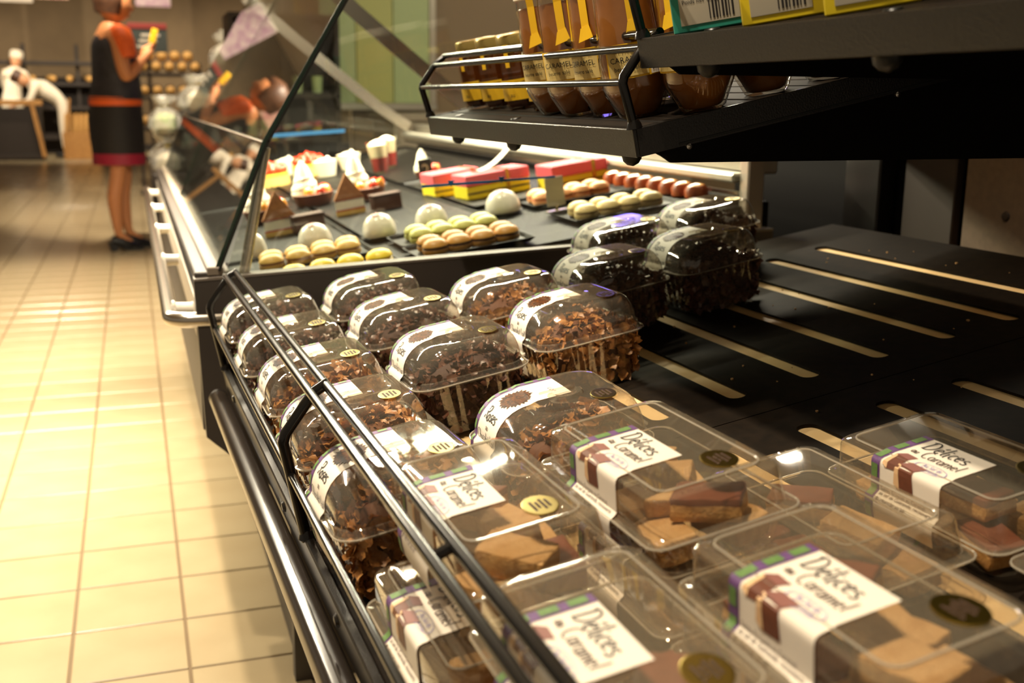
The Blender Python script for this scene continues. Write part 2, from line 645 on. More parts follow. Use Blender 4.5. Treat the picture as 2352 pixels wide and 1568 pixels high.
def board(x0, x1, y0, y1, sa, sb, t=0.003):
    cu = D.curves.new('board', 'CURVE')
    cu.dimensions = '2D'
    cu.fill_mode = 'BOTH'
    cu.extrude = t / 2

    def ring(pts):
        sp = cu.splines.new('POLY')
        sp.points.add(len(pts) - 1)
        for p, q in zip(sp.points, pts):
            p.co = (q[0], q[1], 0, 1)
        sp.use_cyclic_u = True
    ring([(x0, y0), (x1, y0), (x1, y1), (x0, y1)])
    for v in SLOT_V:
        r = 0.0115
        pts = [(sb - r + r * math.cos(a), v + r * math.sin(a)) for a in [(-PI / 2 + PI * k / 8) for k in range(9)]]
        pts += [(sa + r + r * math.cos(a), v + r * math.sin(a)) for a in [(PI / 2 + PI * k / 8) for k in range(9)]]
        ring(pts)
    ob = D.objects.new('board', cu)
    COL.objects.link(ob)
    dg = bpy.context.evaluated_depsgraph_get()
    me = D.meshes.new_from_object(ob.evaluated_get(dg))
    D.objects.remove(ob)
    D.curves.remove(cu)
    me.materials.clear()
    me.materials.append(MATS['shelf_board'])
    return link('shelf_board', me, unit, RT @ Matrix.Translation((0, 0, -t / 2)))


for (xa, xb, sa, sb) in ((-0.02, 0.697, 0.110, 0.642), (0.699, 1.52, 0.753, 1.285)):
    board(xa, xb, 0.004, 1.095, sa, sb)
    bb = B().box((xa + 0.005, 0.012, -0.020), (xb - 0.002, 1.09, -0.0042)).obj('backing_board', 'slot_wood', unit, RT)
# front lip, fascia, bumper
b = B().bbox((-0.02, -0.003, -0.036), (1.52, 0.006, 0.004), 0.0015)
b.obj('fascia', 'black_coat', unit, RT)
b = B().tube([(-0.022, -0.010, -0.047), (1.52, -0.010, -0.047)], 0.0145, 16)
bump = b.obj('bumper', 'bumper', unit, smooth=True)
B().lathe([(0.0005, -0.006), (0.010, -0.004), (0.0148, 0.0), (0.0148, 0.008)], 16).obj('end_cap', 'black_coat', bump, Matrix.Translation((-0.02, -0.010, -0.047)) @ Matrix.Rotation(PI / 2, 4, 'Y'), smooth=True)
for xx in (0.12, 0.56, 0.83, 1.25):
    B().lathe([(0.006, 0), (0.0045, 0.0028), (0.001, 0.0036)], 12).obj('screw', 'black_coat', unit, RT @ Matrix.Translation((xx, -0.003, -0.012)) @ Matrix.Rotation(PI / 2, 4, 'X'), smooth=True)
# legs, plinth and back of the unit
for xx in (0.03, 1.42):
    B().bbox((xx, 0.30, -UZ), (xx + 0.05, 0.36, -0.0), 0.004).obj('leg', 'black_coat', unit)
    B().bbox((xx, 0.98, -UZ), (xx + 0.05, 1.04, 0.13), 0.004).obj('leg', 'black_coat', unit)
B().bbox((-0.015, 0.12, -0.075), (1.5, 1.05, -0.04), 0.003).obj('shelf_frame', 'black_coat', unit, RT)
B().bbox((-0.45, 1.135, -UZ), (1.6, 1.16, 1.5), 0.003).obj('back_panel', 'dark_panel', unit)
for xa, xb in ((-0.02, 0.075), (0.69, 0.77)):
    B().bbox((xa, 1.098, 0.0), (xb, 1.135, 1.5), 0.003).obj('upright', 'black_coat', unit)
B().bbox((0.115, 1.118, 0.10), (0.235, 1.135, 0.60), 0.002).obj('cover_strip', 'brown_panel', unit)
pb = B().bbox((0.27, 1.105, 0.05), (0.69, 1.134, 0.62), 0.003).obj('lower_back_panel', 'beige_panel', unit)
B().lathe([(0.008, 0), (0.006, 0.003), (0.001, 0.004)], 12).obj('screw', 'brown_panel', pb, Matrix.Translation((0.36, 1.105, 0.235)) @ Matrix.Rotation(PI / 2, 4, 'X'), smooth=True)
# wire guard
POST = [(0.0, 0.000), (-0.017, 0.088), (-0.0185, 0.096), (-0.016, 0.104), (0.010, 0.140)]
for xx in (0.0, 0.687, 1.40):
    pst = B().tube([(xx, y, z) for y, z in POST] + [(xx, 0.024, 0.1485)], 0.0052, 10).obj('guard_post', 'black_wire', unit, smooth=True)
    B().lathe([(0.009, 0.0), (0.008, 0.004), (0.0056, 0.009)], 12).obj('post_foot', 'black_wire', pst, Matrix.Translation((xx, 0.001, 0.002)), smooth=True)
for (y, z, r) in ((0.007, 0.1405, 0.0045), (0.0215, 0.1465, 0.0045), (-0.0125, 0.065, 0.0036)):
    B().tube([(-0.004, y, z), (0.35, y, z), (0.7, y, z), (1.1, y, z), (1.52, y, z)], r, 10).obj('guard_rail', 'black_wire', unit, smooth=True)
for xx in (1.075,):
    B().tube([(xx, 0.007, 0.1405), (xx, 0.0215, 0.1465)], 0.004, 8).obj('rail_link', 'black_wire', unit, smooth=True)

# ------------------------------------------------------------------ jar shelf and upper shelf
def wire_shelf(name, label, M, x0, x1, depth, guard_h, tall):
    th = thing(name, label, 'shelf', M)
    B().bbox((x0, -0.001, -0.026), (x1, 0.003, 0.0012), 0.0008).obj('fascia', 'black_coat', th)
    for xx in (x0, x1 - 0.003):
        B().bbox((xx, 0.003, -0.026), (xx + 0.003, depth, 0.0012), 0.0006).obj('side_panel', 'black_coat', th)
    n = 12
    sw = (depth - 0.004) / n
    sl = B().bbox((x0 + 0.003, 0.0008, -0.006), (x1 - 0.003, sw - 0.0030, 0.0), 0.0012).mesh('slat', 'shelf_board')
    for k in range(n):
        link('slat', sl, th, Matrix.Translation((0, 0.004 + sw * k, 0)))
    B().box((x0 + 0.003, 0.004, -0.010), (x1 - 0.003, depth, -0.0065)).obj('base_plate', 'black_coat', th)
    for xx in (x0 + 0.10, x0 + 0.33, x0 + 0.66):
        if xx < x1:
            B().lathe([(0.010, 0.0), (0.0095, -0.006), (0.006, -0.0105), (0.001, -0.0125)], 14).obj('rubber_stud', 'seal', th, Matrix.Translation((xx, 0.012, -0.026)), smooth=True)
            B().lathe([(0.007, 0.0), (0.006, 0.0012), (0.0005, 0.0016)], 12).obj('plug', 'seal', th, Matrix.Translation((xx, 0.020, 0.0004)), smooth=True)
    q = Matrix.Rotation(-STILT, 4, 'X')
    prof = [Vector((0, y, z)) for y, z in ((0.004, 0.0), (-0.010, 0.043), (-0.009, 0.049), (0.012, 0.079 + tall), (0.024, 0.088 + tall))]
    for xx in (x0 + 0.004, x1 - 0.006):
        pst = B().tube([q @ p + Vector((xx, 0, 0)) for p in prof], 0.0048, 10).obj('guard_post', 'black_wire', th, smooth=True)
        B().lathe([(0.008, 0.0), (0.007, 0.004), (0.005, 0.008)], 12).obj('post_foot', 'black_wire', pst, Matrix.Translation((xx, 0.004, 0.001)), smooth=True)
    for (y, z, r) in ((-0.0105, 0.044, 0.0034), (0.010, 0.076 + tall, 0.0040), (0.026, 0.090 + tall, 0.0046)):
        pts = [q @ Vector((0, y, z)) + Vector((xx, 0, 0)) for xx in (x0 + 0.002, (x0 + x1) / 2, x1 - 0.004)]
        B().tube(pts, r, 10).obj('guard_rail', 'black_wire', th, smooth=True)
    # cantilever brackets
    ca, sa = math.cos(STILT), math.sin(STILT)
    for xx in (x0 + 0.006, x1 - 0.0045):
        br = D.objects.new('bracket', None)
        poly = [(0.020, -0.026)]
        # bottom edge level in the room
        for y in (0.026, 0.034, depth + 0.38):
            z = -0.037 - math.tan(STILT) * y + 0.006
            poly.append((y, z + (0.006 if y < 0.03 else 0)))
        poly += [(depth + 0.38, -0.010), (0.020, -0.010)]
        D.objects.remove(br)
        bo = B().prism(poly, xx, xx + 0.004, axis=0).obj('bracket', 'dark_panel', th)
        B().bbox((xx + 0.004, 0.045, -0.0235), (xx + 0.0052, depth, -0.0215), 0.0002).obj('bracket_groove', 'seal', bo)
        for yy in (0.055, 0.30):
            B().lathe([(0.0035, 0), (0.003, 0.0015), (0.0005, 0.002)], 10).obj('bolt', 'steel', bo, Matrix.Translation((xx + 0.004, yy, -0.027)) @ Matrix.Rotation(PI / 2, 4, 'Y'), smooth=True)
    return th


wire_shelf('jar_shelf', 'black sloping wire-guarded shelf holding the caramel jars', S, 0.0, 0.698, 0.42, 0.09, 0.0)
wire_shelf('upper_shelf', 'black sloping shelf above, carrying the teal and yellow cartons', R2, 0.700, 1.52, 0.42, 0.09, 0.03)

# ------------------------------------------------------------------ jars
def gold_jar(label):
    t = thing('caramel_jar', label, 'jar', group='gold-lidded jars on the wire shelf')
    pr = [(0.026, 0.0), (0.0285, 0.003), (0.0295, 0.012), (0.029, 0.062), (0.0265, 0.070), (0.0245, 0.074)]
    B().lathe(pr, 6, cap1=True).obj('glass', 'jar_glass', t)
    B().lathe([(r - 0.002, z + 0.003) for r, z in pr[:-1]] + [(0.02, 0.071)], 6).obj('caramel_filling', 'caramel_dark', t)
    lid = B().lathe([(0.026, 0.073), (0.0275, 0.074), (0.0275, 0.084), (0.0265, 0.0865), (0.022, 0.086), (0.021, 0.0868)], 28).obj('lid', 'gold_lid', t, smooth=True)
    la = B().grid(lambda u, v: (0.0302 * math.cos(-PI * 0.72 + PI * 0.44 * u), 0.0302 * math.sin(-PI * 0.72 + PI * 0.44 * u), 0.012 + 0.024 * v), 8, 1).obj('label', 'label_yellow', t)
    ta, tf = text2d('BRETAGNE', 0.0075, 'CENTER')
    B().add([(0.0306 * math.cos(-PI / 2 + p[0] / 0.030), 0.0306 * math.sin(-PI / 2 + p[0] / 0.030), 0.028 + p[1]) for p in ta], tf).obj('lettering', 'ink_brown', la)
    ta, tf = text2d('au', 0.007, 'CENTER')
    B().add([(0.0306 * math.cos(-PI / 2 + p[0] / 0.030), 0.0306 * math.sin(-PI / 2 + p[0] / 0.030), 0.016 + p[1]) for p in ta], tf).obj('lettering', 'ink_brown', la)
    B().bbox((-0.003, -0.0302, 0.0500), (0.003, -0.0296, 0.076), 0.0002).obj('seal_ribbon', 'label_yellow', t)
    B().bbox((-0.004, -0.0300, 0.0868), (0.004, 0.0250, 0.0872), 0.0001).obj('seal_ribbon', 'label_yellow', t)
    return t


def tall_jar(label):
    t = thing('caramel_jar', label, 'jar', group='tall caramel jars on the wire shelf')
    pr = [(0.020, 0.0), (0.0225, 0.002), (0.034, 0.026), (0.0358, 0.032), (0.0358, 0.060), (0.033, 0.090), (0.0315, 0.126), (0.0300, 0.138)]
    B().lathe(pr, 12, cap1=True).obj('glass', 'jar_glass', t, smooth=True, angle=32)
    B().lathe([(r - 0.0022, z + 0.003) for r, z in pr[:-2]] + [(0.0295, 0.1265), (0.0285, 0.1275)], 12).obj('caramel_filling', 'caramel', t, smooth=True, angle=32)
    B().lathe([(0.031, 0.137), (0.0328, 0.138), (0.0328, 0.150), (0.0315, 0.1525), (0.026, 0.152)], 28).obj('lid', 'white_lid', t, smooth=True)
    R = 0.0364

    def wrap(a0, a1, z0, z1, off=0.0):
        return lambda u, v: ((R + off) * math.cos(a0 + (a1 - a0) * u), (R + off) * math.sin(a0 + (a1 - a0) * u), z0 + (z1 - z0) * v)
    la = B().grid(wrap(-PI * 0.80, -PI * 0.20, 0.042, 0.076), 10, 1).obj('label', 'label_yellow', t)
    B().grid(wrap(-PI * 0.78, -PI * 0.42, 0.044, 0.072, 0.0004), 8, 1).obj('label_panel', 'label_pale', la)
    bc = B().grid(wrap(-PI * 0.40, -PI * 0.24, 0.043, 0.074, 0.0004), 4, 1).obj('barcode_patch', 'paper', la)
    bb = B()
    for k in range(9):
        a = -PI * 0.385 + k * 0.05
        bb.grid(wrap(a, a + (0.030 if k % 3 == 0 else 0.016), 0.047, 0.071, 0.0008), 1, 1)
    bb.obj('barcode', 'ink', la)
    for s, sz, z in (('BRETAGNE', 0.0062, 0.0685), ('CARAMEL', 0.0080, 0.058), ('beurre salé', 0.0062, 0.050)):
        ta, tf = text2d(s, sz, 'CENTER')
        B().add([((R + 0.0012) * math.cos(-PI * 0.60 + p[0] / R), (R + 0.0012) * math.sin(-PI * 0.60 + p[0] / R), z + p[1]) for p in ta], tf).obj('lettering', 'ink', la)
    l2 = B().grid(lambda u, v: ((0.0364 - 0.004 * v) * math.cos(0.35 + 0.5 * u - PI / 2 + 1.2), (0.0364 - 0.004 * v) * math.sin(0.35 + 0.5 * u - PI / 2 + 1.2), 0.048 + 0.04 * v), 5, 2).obj('back_label', 'label_yellow', t)
    ta, tf = text2d('300 g', 0.0065, 'CENTER')
    B().add([(0.0370 * math.cos(0.6 - PI / 2 + 1.2 + p[0] / R), 0.0370 * math.sin(0.6 - PI / 2 + 1.2 + p[0] / R), 0.052 + p[1]) for p in ta], tf).obj('lettering', 'ink', l2)
    # seal ribbon over the lid and down the glass
    rb = [(-0.0352, 0.086), (-0.0338, 0.098), (-0.0326, 0.128), (-0.0336, 0.138), (-0.0336, 0.151), (-0.031, 0.1535), (0.0, 0.1535)]
    b = B()
    for k in range(len(rb) - 1):
        (y0, z0), (y1, z1) = rb[k], rb[k + 1]
        b.add([(-0.0045, y0, z0), (0.0045, y0, z0), (0.0045, y1, z1), (-0.0045, y1, z1)], [(0, 1, 2, 3)])
    b.add([(-0.009, -0.0369, 0.082), (0.009, -0.0369, 0.086), (0.005, -0.0352, 0.100), (-0.005, -0.0355, 0.096)], [(0, 1, 2, 3)])
    b.obj('seal_ribbon', 'label_yellow', t)
    return t


JP = [(0.030, 0.088, 'leftmost dark jar with gold lid at the far end of the wire shelf'),
      (0.072, 0.158, 'dark gold-lidded jar half hidden behind the two leftmost jars'),
      (0.115, 0.090, 'second gold-lidded jar from the left in the front row'),
      (0.200, 0.092, 'third gold-lidded jar from the left in the front row'),
      (0.185, 0.170, 'gold-lidded jar in the back row, behind the third front one'),
      (0.290, 0.092, 'gold-lidded jar touching the tall caramel jars')]
g0 = None
for x, y, lb in JP:
    mx = S @ TR(x, y, 0, 0.35 + x) @ Matrix.Scale(1.14, 4)
    if g0 is None:
        g0 = gold_jar(lb)
        g0.matrix_world = mx
    else:
        dup(g0, mx, lb)
TP = [(0.376, 0.062, 'leftmost tall caramel jar in the front row, beside the gold-lidded jars'),
      (0.450, 0.058, 'second tall caramel jar from the left, its yellow label and barcode facing out'),
      (0.524, 0.064, 'middle tall caramel jar of the front row'),
      (0.598, 0.060, 'fourth tall caramel jar of the front row, behind the guard post'),
      (0.664, 0.095, 'nearest big caramel jar at the open end of the wire shelf'),
      (0.652, 0.176, 'caramel jar in the second row, right behind the nearest big jar'),
      (0.650, 0.254, 'hindmost caramel jar on the wire shelf, under the upper shelf'),
      (0.410, 0.140, 'tall caramel jar in the back row behind the leftmost tall jar'),
      (0.490, 0.142, 'tall caramel jar in the back row, between two front jars'),
      (0.568, 0.138, 'tall caramel jar in the back row behind the fourth front jar')]
t0 = None
for k, (x, y, lb) in enumerate(TP):
    mx = S @ TR(x, y, 0, (0.75, 0.95, 0.65, 1.25, 0.45, 0.8, 1.4, 0.5, 1.1, 0.4)[k])
    if t0 is None:
        t0 = tall_jar(lb)
        t0.matrix_world = mx
    else:
        dup(t0, mx, lb)

# cartons on the upper shelf
def carton(x, y, rz, dims, col, lb, pitch=0.0):
    t = thing('tea_carton', lb, 'carton', R2 @ TR(x, y, 0.0006, rz))
    wx, dy, hz = dims
    B().bbox((-wx / 2, -dy / 2, 0), (wx / 2, dy / 2, hz), 0.0012).obj('box', col, t)
    p = B().bbox((-wx / 2 + 0.008, -dy / 2 - 0.0006, 0.006), (wx / 2 - 0.010, -dy / 2 + 0.0002, hz - 0.007), 0.0002).obj('printed_panel', 'card_print', t)
    bb = B()
    for k in range(8):
        xx = wx / 2 - 0.036 + k * 0.0028
        bb.box((xx, -dy / 2 - 0.0010, 0.009), (xx + (0.0016 if k % 3 else 0.0009), -dy / 2 - 0.0005, hz - 0.012))
    bb.obj('barcode', 'ink', p)
    ta, tf = text2d('Poids net 100 g', 0.0052)
    B().add([(-wx / 2 + 0.011 + q[0], -dy / 2 - 0.0009, hz - 0.0125 + q[1]) for q in ta], tf).obj('lettering', 'ink', p)
    B().bbox((-wx / 2, -dy / 2 - 0.001, hz - 0.003), (wx / 2, -dy / 2 + 0.010, hz + 0.0006), 0.0004).obj('lid_flap', col, t)
    return t


carton(0.762, 0.060, 0.75, (0.070, 0.10, 0.036), 'teal_card', 'teal carton lying on the upper shelf beside the guard post')
carton(0.855, 0.068, 0.75, (0.066, 0.10, 0.034), 'yellow_card', 'yellow carton with a printed barcode panel next to the teal one')
carton(0.948, 0.078, 0.75, (0.066, 0.10, 0.034), 'yellow_card', 'rightmost yellow carton on the upper shelf')

# ------------------------------------------------------------------ boxes of chocolate flake clusters ("Roses")
def flake_pile(name, seed, m_flake, m_core, n=1700):
    rnd = random.Random(seed)
    b = B()
    # core heap
    rings = []
    for z, wd, dp in ((0.004, 0.100, 0.094), (0.03, 0.106, 0.100), (0.056, 0.108, 0.102), (0.068, 0.092, 0.084), (0.074, 0.06, 0.05)):
        rg = rrect(wd, dp, 0.03, z, nc=4, ns=5)
        rings.append([tuple(Vector(p) + Vector((rnd.uniform(-1, 1), rnd.uniform(-1, 1), rnd.uniform(-1, 1))) * 0.0035) for p in rg])
    b.loft(rings, 1)
    # curled flakes: near the walls and over the top
    for k in range(n):
        if k % 5 < 3:
            a = rnd.choice(((1, 0), (0, -1), (1, 0), (0, -1), (-1, 0), (0, 1)))
            z = rnd.uniform(0.004, 0.066)
            w2 = 0.0575 + 0.0045 * z / 0.066
            d2 = 0.0545 + 0.0045 * z / 0.066
            p = Vector((a[0] * w2 if a[0] else rnd.uniform(-w2, w2), a[1] * d2 if a[1] else rnd.uniform(-d2, d2), z))
            nr = Vector((a[0], a[1], rnd.uniform(-0.3, 0.5)))
            p -= Vector((a[0], a[1], 0)) * rnd.uniform(0.001, 0.007)
        else:
            x, y = rnd.uniform(-0.05, 0.05), rnd.uniform(-0.047, 0.047)
            h = 0.076 - 14 * x * x * 0.5 - 12 * y * y * 0.5
            p = Vector((x, y, h + 0.006 * noise.noise(Vector((x * 70, y * 70, seed))) + rnd.uniform(-0.004, 0.007)))
            nr = Vector((rnd.uniform(-0.8, 0.8), rnd.uniform(-0.8, 0.8), 1))
        nr += Vector((rnd.uniform(-0.7, 0.7), rnd.uniform(-0.7, 0.7), rnd.uniform(-0.7, 0.7)))
        nr.normalize()
        u = nr.orthogonal().normalized()
        u.rotate(Matrix.Rotation(rnd.uniform(0, 6.28), 3, nr))
        v = nr.cross(u)
        L, W_ = rnd.uniform(0.004, 0.0085), rnd.uniform(0.0028, 0.0058)
        cu, cv = rnd.uniform(-110, 110), rnd.uniform(-110, 110)
        vs_ = []
        for i in range(4):
            for j in range(3):
                s = (i / 3 - 0.5) * 2 * L
                t = (j / 2 - 0.5) * 2 * W_ * (1 - 0.35 * abs(i / 3 - 0.5) * 2)
                q = p + u * s + v * t + nr * (cu * s * s + cv * t * t)
                q += Vector((rnd.uniform(-1, 1), rnd.uniform(-1, 1), rnd.uniform(-1, 1))) * 0.0008
                vs_.append(q)
        b.add(vs_, [(i * 3 + j, (i + 1) * 3 + j, (i + 1) * 3 + j + 1, i * 3 + j + 1) for i in range(3) for j in range(2)], 0)
    me = b.mesh(name, [m_flake, m_core], smooth=True, angle=60)
    return me


PILE = {'milk': [flake_pile('flake_clusters', s, 'flake_milk', 'flake_core') for s in (11, 12)],
        'dark': [flake_pile('flake_clusters', s, 'flake_dark', 'flake_core_dark') for s in (21, 22)]}


def dome(wd=0.133, dp=0.129, z0=0.069, h=0.033, cut=0.013, cf=0.038, cb=0.011):
    """(width, depth, z, centre y) rings of the rounded lid"""
    out = []
    for k in range(8):
        a = PI / 2 * k / 7
        c = 1 - math.cos(a)
        out.append((wd - 2 * cut * c, dp - (cf + cb) * c, z0 + h * math.sin(a), (cf - cb) / 2 * c))
    return out


def roses_box(label, kind, group):
    t = thing('clusters_box', label, 'plastic box', group=group)
    # tray
    rings = []
    for wd, dp, r, z, rib in ((0.100, 0.094, 0.018, 0.0005, 0), (0.112, 0.106, 0.022, 0.002, 0), (0.118, 0.112, 0.022, 0.010, 0.0008), (0.126, 0.120, 0.022, 0.056, 0.0008), (0.128, 0.122, 0.022, 0.060, 0), (0.140, 0.136, 0.022, 0.0615, 0), (0.142, 0.138, 0.022, 0.0605, 0)):
        rings.append(rrect(wd, dp, r, z, nc=6, ns=22, rib=rib))
    B().loft(rings, cap0=True, cap1=False).obj('tray', 'ribbed_plastic', t, smooth=True, angle=35)
    # lid: rim, step, dome
    rings = [rrect(0.142, 0.138, 0.022, 0.0618, nc=8, ns=4), rrect(0.143, 0.139, 0.022, 0.0630, nc=8, ns=4), rrect(0.138, 0.134, 0.022, 0.0640, nc=8, ns=4), rrect(0.136, 0.132, 0.024, 0.0682, nc=8, ns=4)]
    dm = dome()
    for k, (wd, dp, z, cy) in enumerate(dm):
        rings.append(rrect(wd, dp, 0.024, z, cy=cy, nc=8, ns=4))
    wd, dp, z, cy = dm[-1]
    rings += [rrect(wd - 0.014, dp - 0.008, 0.012, z + 0.0002, cy=cy, nc=8, ns=4), rrect(wd - 0.017, dp - 0.011, 0.011, z + 0.0018, cy=cy, nc=8, ns=4)]
    bl = B().loft(rings, cap0=False, cap1=True)
    lid = bl.obj('lid', 'clear_plastic', t, smooth=True, angle=38)
    zt = z + 0.0018
    rg = rrect(0.1425, 0.1385, 0.022, 0.0628, nc=8, ns=4)
    B().tube(rg + rg[:1], 0.0008, 6).obj('lid_highlight_bead', 'highlight_bead_plastic', lid, smooth=True)  # pale bead stands in for the highlight on the rim
    # pressed thumb half-moon and cross ridge on the lid
    b = B()
    hm = []
    for r, dz in ((0.0165, 0.0002), (0.0150, 0.0032), (0.0115, 0.0036), (0.0095, 0.0010)):
        hm.append([(0.012 + r * math.cos(a), 0.008 + r * math.sin(a), zt + dz) for a in [(-PI / 2 + PI * k / 14) for k in range(15)]] + [(0.012 - 0.004, 0.008 + r * (1 - 2 * k / 8), zt + dz) for k in range(9)])
    b.loft(hm, cap0=False, cap1=True)
    b.obj('thumb_dent', 'clear_plastic', lid, smooth=True)
    B().bbox((-0.004, -0.012, zt), (-0.0015, 0.020, zt + 0.0022), 0.0006).obj('lid_ridge', 'clear_plastic', lid)
    # hinge and tab
    tb = B().loft([rrect(0.060, 0.010, 0.004, 0.0615, cy=0.072), rrect(0.060, 0.010, 0.004, 0.0635, cy=0.072)])
    tb.obj('pull_tab', 'clear_plastic', lid)
    # label over lid and front
    dy = dp / 2 - cy
    path = [(0.014, zt), (-dy + 0.006, zt), (-dy + 0.002, z + 0.0003)]
    for wd_, dp_, z_, cy_ in reversed(dm):
        path.append((cy_ - dp_ / 2, z_))
    path += [(-0.0690, 0.066), (-0.0705, 0.060), (-0.0700, 0.050), (-0.0690, 0.030), (-0.0680, 0.022)]
    P = Path(path)
    xa, xb = -0.045, 0.012
    lab = label_part(P, t, xa, xb)
    tartan(P, lab, xa, 0.0075, 0.0009)
    # printed picture of the clusters
    rnd = random.Random(3)
    pts = []
    for k in range(46):
        a = 2 * PI * k / 46
        rr = (1.0 if k % 2 else 0.80) * rnd.uniform(0.88, 1.05)
        pts.append((-0.013 + 0.0200 * rr * math.cos(a), 0.0455 + 0.0165 * rr * math.sin(a)))
    poly_print(P, pts, 'print_flakes', 'printed_clusters', lab, 0.0010)
    on_label(P, brush('Roses', 0.0125, 0, 0, 0.10, 2), 'ink', 'lettering', lab, -0.030, 0.0770, 0.0011)
    on_label(P, brush('au', 0.0058, 0, 0, 0.11, 3), 'ink_brown', 'lettering', lab, -0.016, 0.0845, 0.0011)
    on_label(P, brush('Chocolat ' + ('Lait' if kind == 'milk' else 'noir'), 0.0082, 0, 0, 0.09, 4), 'ink', 'lettering', lab, -0.0345, 0.0955, 0.0011)
    # purple signature
    sg = ([], [])
    q = [(0.000 + 0.0011 * k + 0.0012 * math.sin(k * 2.1), 0.0022 * math.sin(k * 1.7)) for k in range(14)]
    for k, p in enumerate(q):
        sg[0].extend([(p[0], p[1] + 0.0003), (p[0], p[1] - 0.0003)])
        if k:
            sg[1].append((2 * k - 2, 2 * k - 1, 2 * k + 1, 2 * k))
    on_label(P, sg, 'ink_purple', 'signature', lab, -0.015, 0.0120, 0.0011)
    # gold oval sticker at the back right of the lid
    st = B().lathe([(0.0150, 0), (0.0150, 0.0004), (0.0140, 0.0006)], 28, c=(0, 0, 0), sx=1.0, sy=0.72)
    so = st.obj('gold_sticker', 'gold', t, Matrix.Translation((0.0365, 0.034, zt + 0.0006)))
    sticker_print(so)
    return t


def sticker_print(so):
    b = B()
    for k, wdt in enumerate((0.012, 0.016, 0.010, 0.014)):
        y = 0.0052 - k * 0.0034
        x = -wdt / 2
        r = random.Random(k)
        while x < wdt / 2:
            e = r.uniform(0.0008, 0.0020)
            b.box((x, y - 0.0009, 0.0006), (x + e, y + 0.0009, 0.0009))
            x += e + 0.0007
    b.obj('sticker_print', 'ink_brown', so)


RB = [  # x, v, rz, kind, box label, contents label
    (0.040, 0.076, 0.03, 'dark', 'clear clusters box at the far end of the front row, behind the guard rail'),
    (0.243, 0.074, -0.02, 'dark', 'second clusters box from the far end of the front row'),
    (0.428, 0.076, 0.00, 'milk', 'third clusters box from the far end of the front row'),
    (0.612, 0.074, 0.02, 'milk', 'clusters box of the front row under the middle guard post'),
    (0.787, 0.073, 0.03, 'milk', 'clusters box of the front row beside the caramel boxes, Roses lettering readable'),
    (0.060, 0.226, 0.02, 'dark', 'clusters box touching the counter end in the second row, red glints on its lid'),
    (0.255, 0.223, 0.03, 'dark', 'middle clusters box of the second row'),
    (0.468, 0.226, 0.02, 'dark', 'big dark clusters box in the second row, its brown side fully seen'),
    (0.762, 0.232, -0.02, 'milk', 'clusters box half hidden behind the caramel boxes'),
    (0.240, 0.370, 0.03, 'milk', 'milk chocolate clusters box in the third row near the pastry counter'),
    (0.440, 0.385, 0.02, 'milk', 'milk chocolate clusters box with an open golden brown side, at the slots'),
    (0.255, 0.520, 0.05, 'dark', 'shaded clusters box in the fourth row, nearest of the shaded ones to the front'),
    (0.255, 0.670, 0.06, 'dark', 'shaded clusters box standing on the slotted board, its dark side seen'),
    (0.055, 0.640, 0.06, 'dark', 'shaded clusters box with violet sheen by the pastry counter'),
    (0.045, 0.800, 0.08, 'dark', 'hindmost clusters box, beside the aluminium post'),
]
protos = {}
for k, (x, v, rz, kind, lb) in enumerate(RB):
    mx = T @ TR(x, v, 0.0004, rz)
    if kind not in protos:
        protos[kind] = roses_box(lb, kind, 'boxes of chocolate clusters')
        protos[kind].matrix_world = mx
    else:
        dup(protos[kind], mx, lb)
    o = link('chocolate_clusters', PILE[kind][k % 2], None, mx @ Matrix.Translation((0, 0, 0.003)) @ Matrix.Rotation(PI * (k // 2 % 2), 4, 'Z'))
    tag(o, ('milk' if kind == 'milk' else 'dark') + ' chocolate flake clusters inside the ' + lb.split(',')[0].replace('clear ', '').replace('milk chocolate ', ''), 'chocolates', 'chocolate clusters in the boxes', 'stuff')

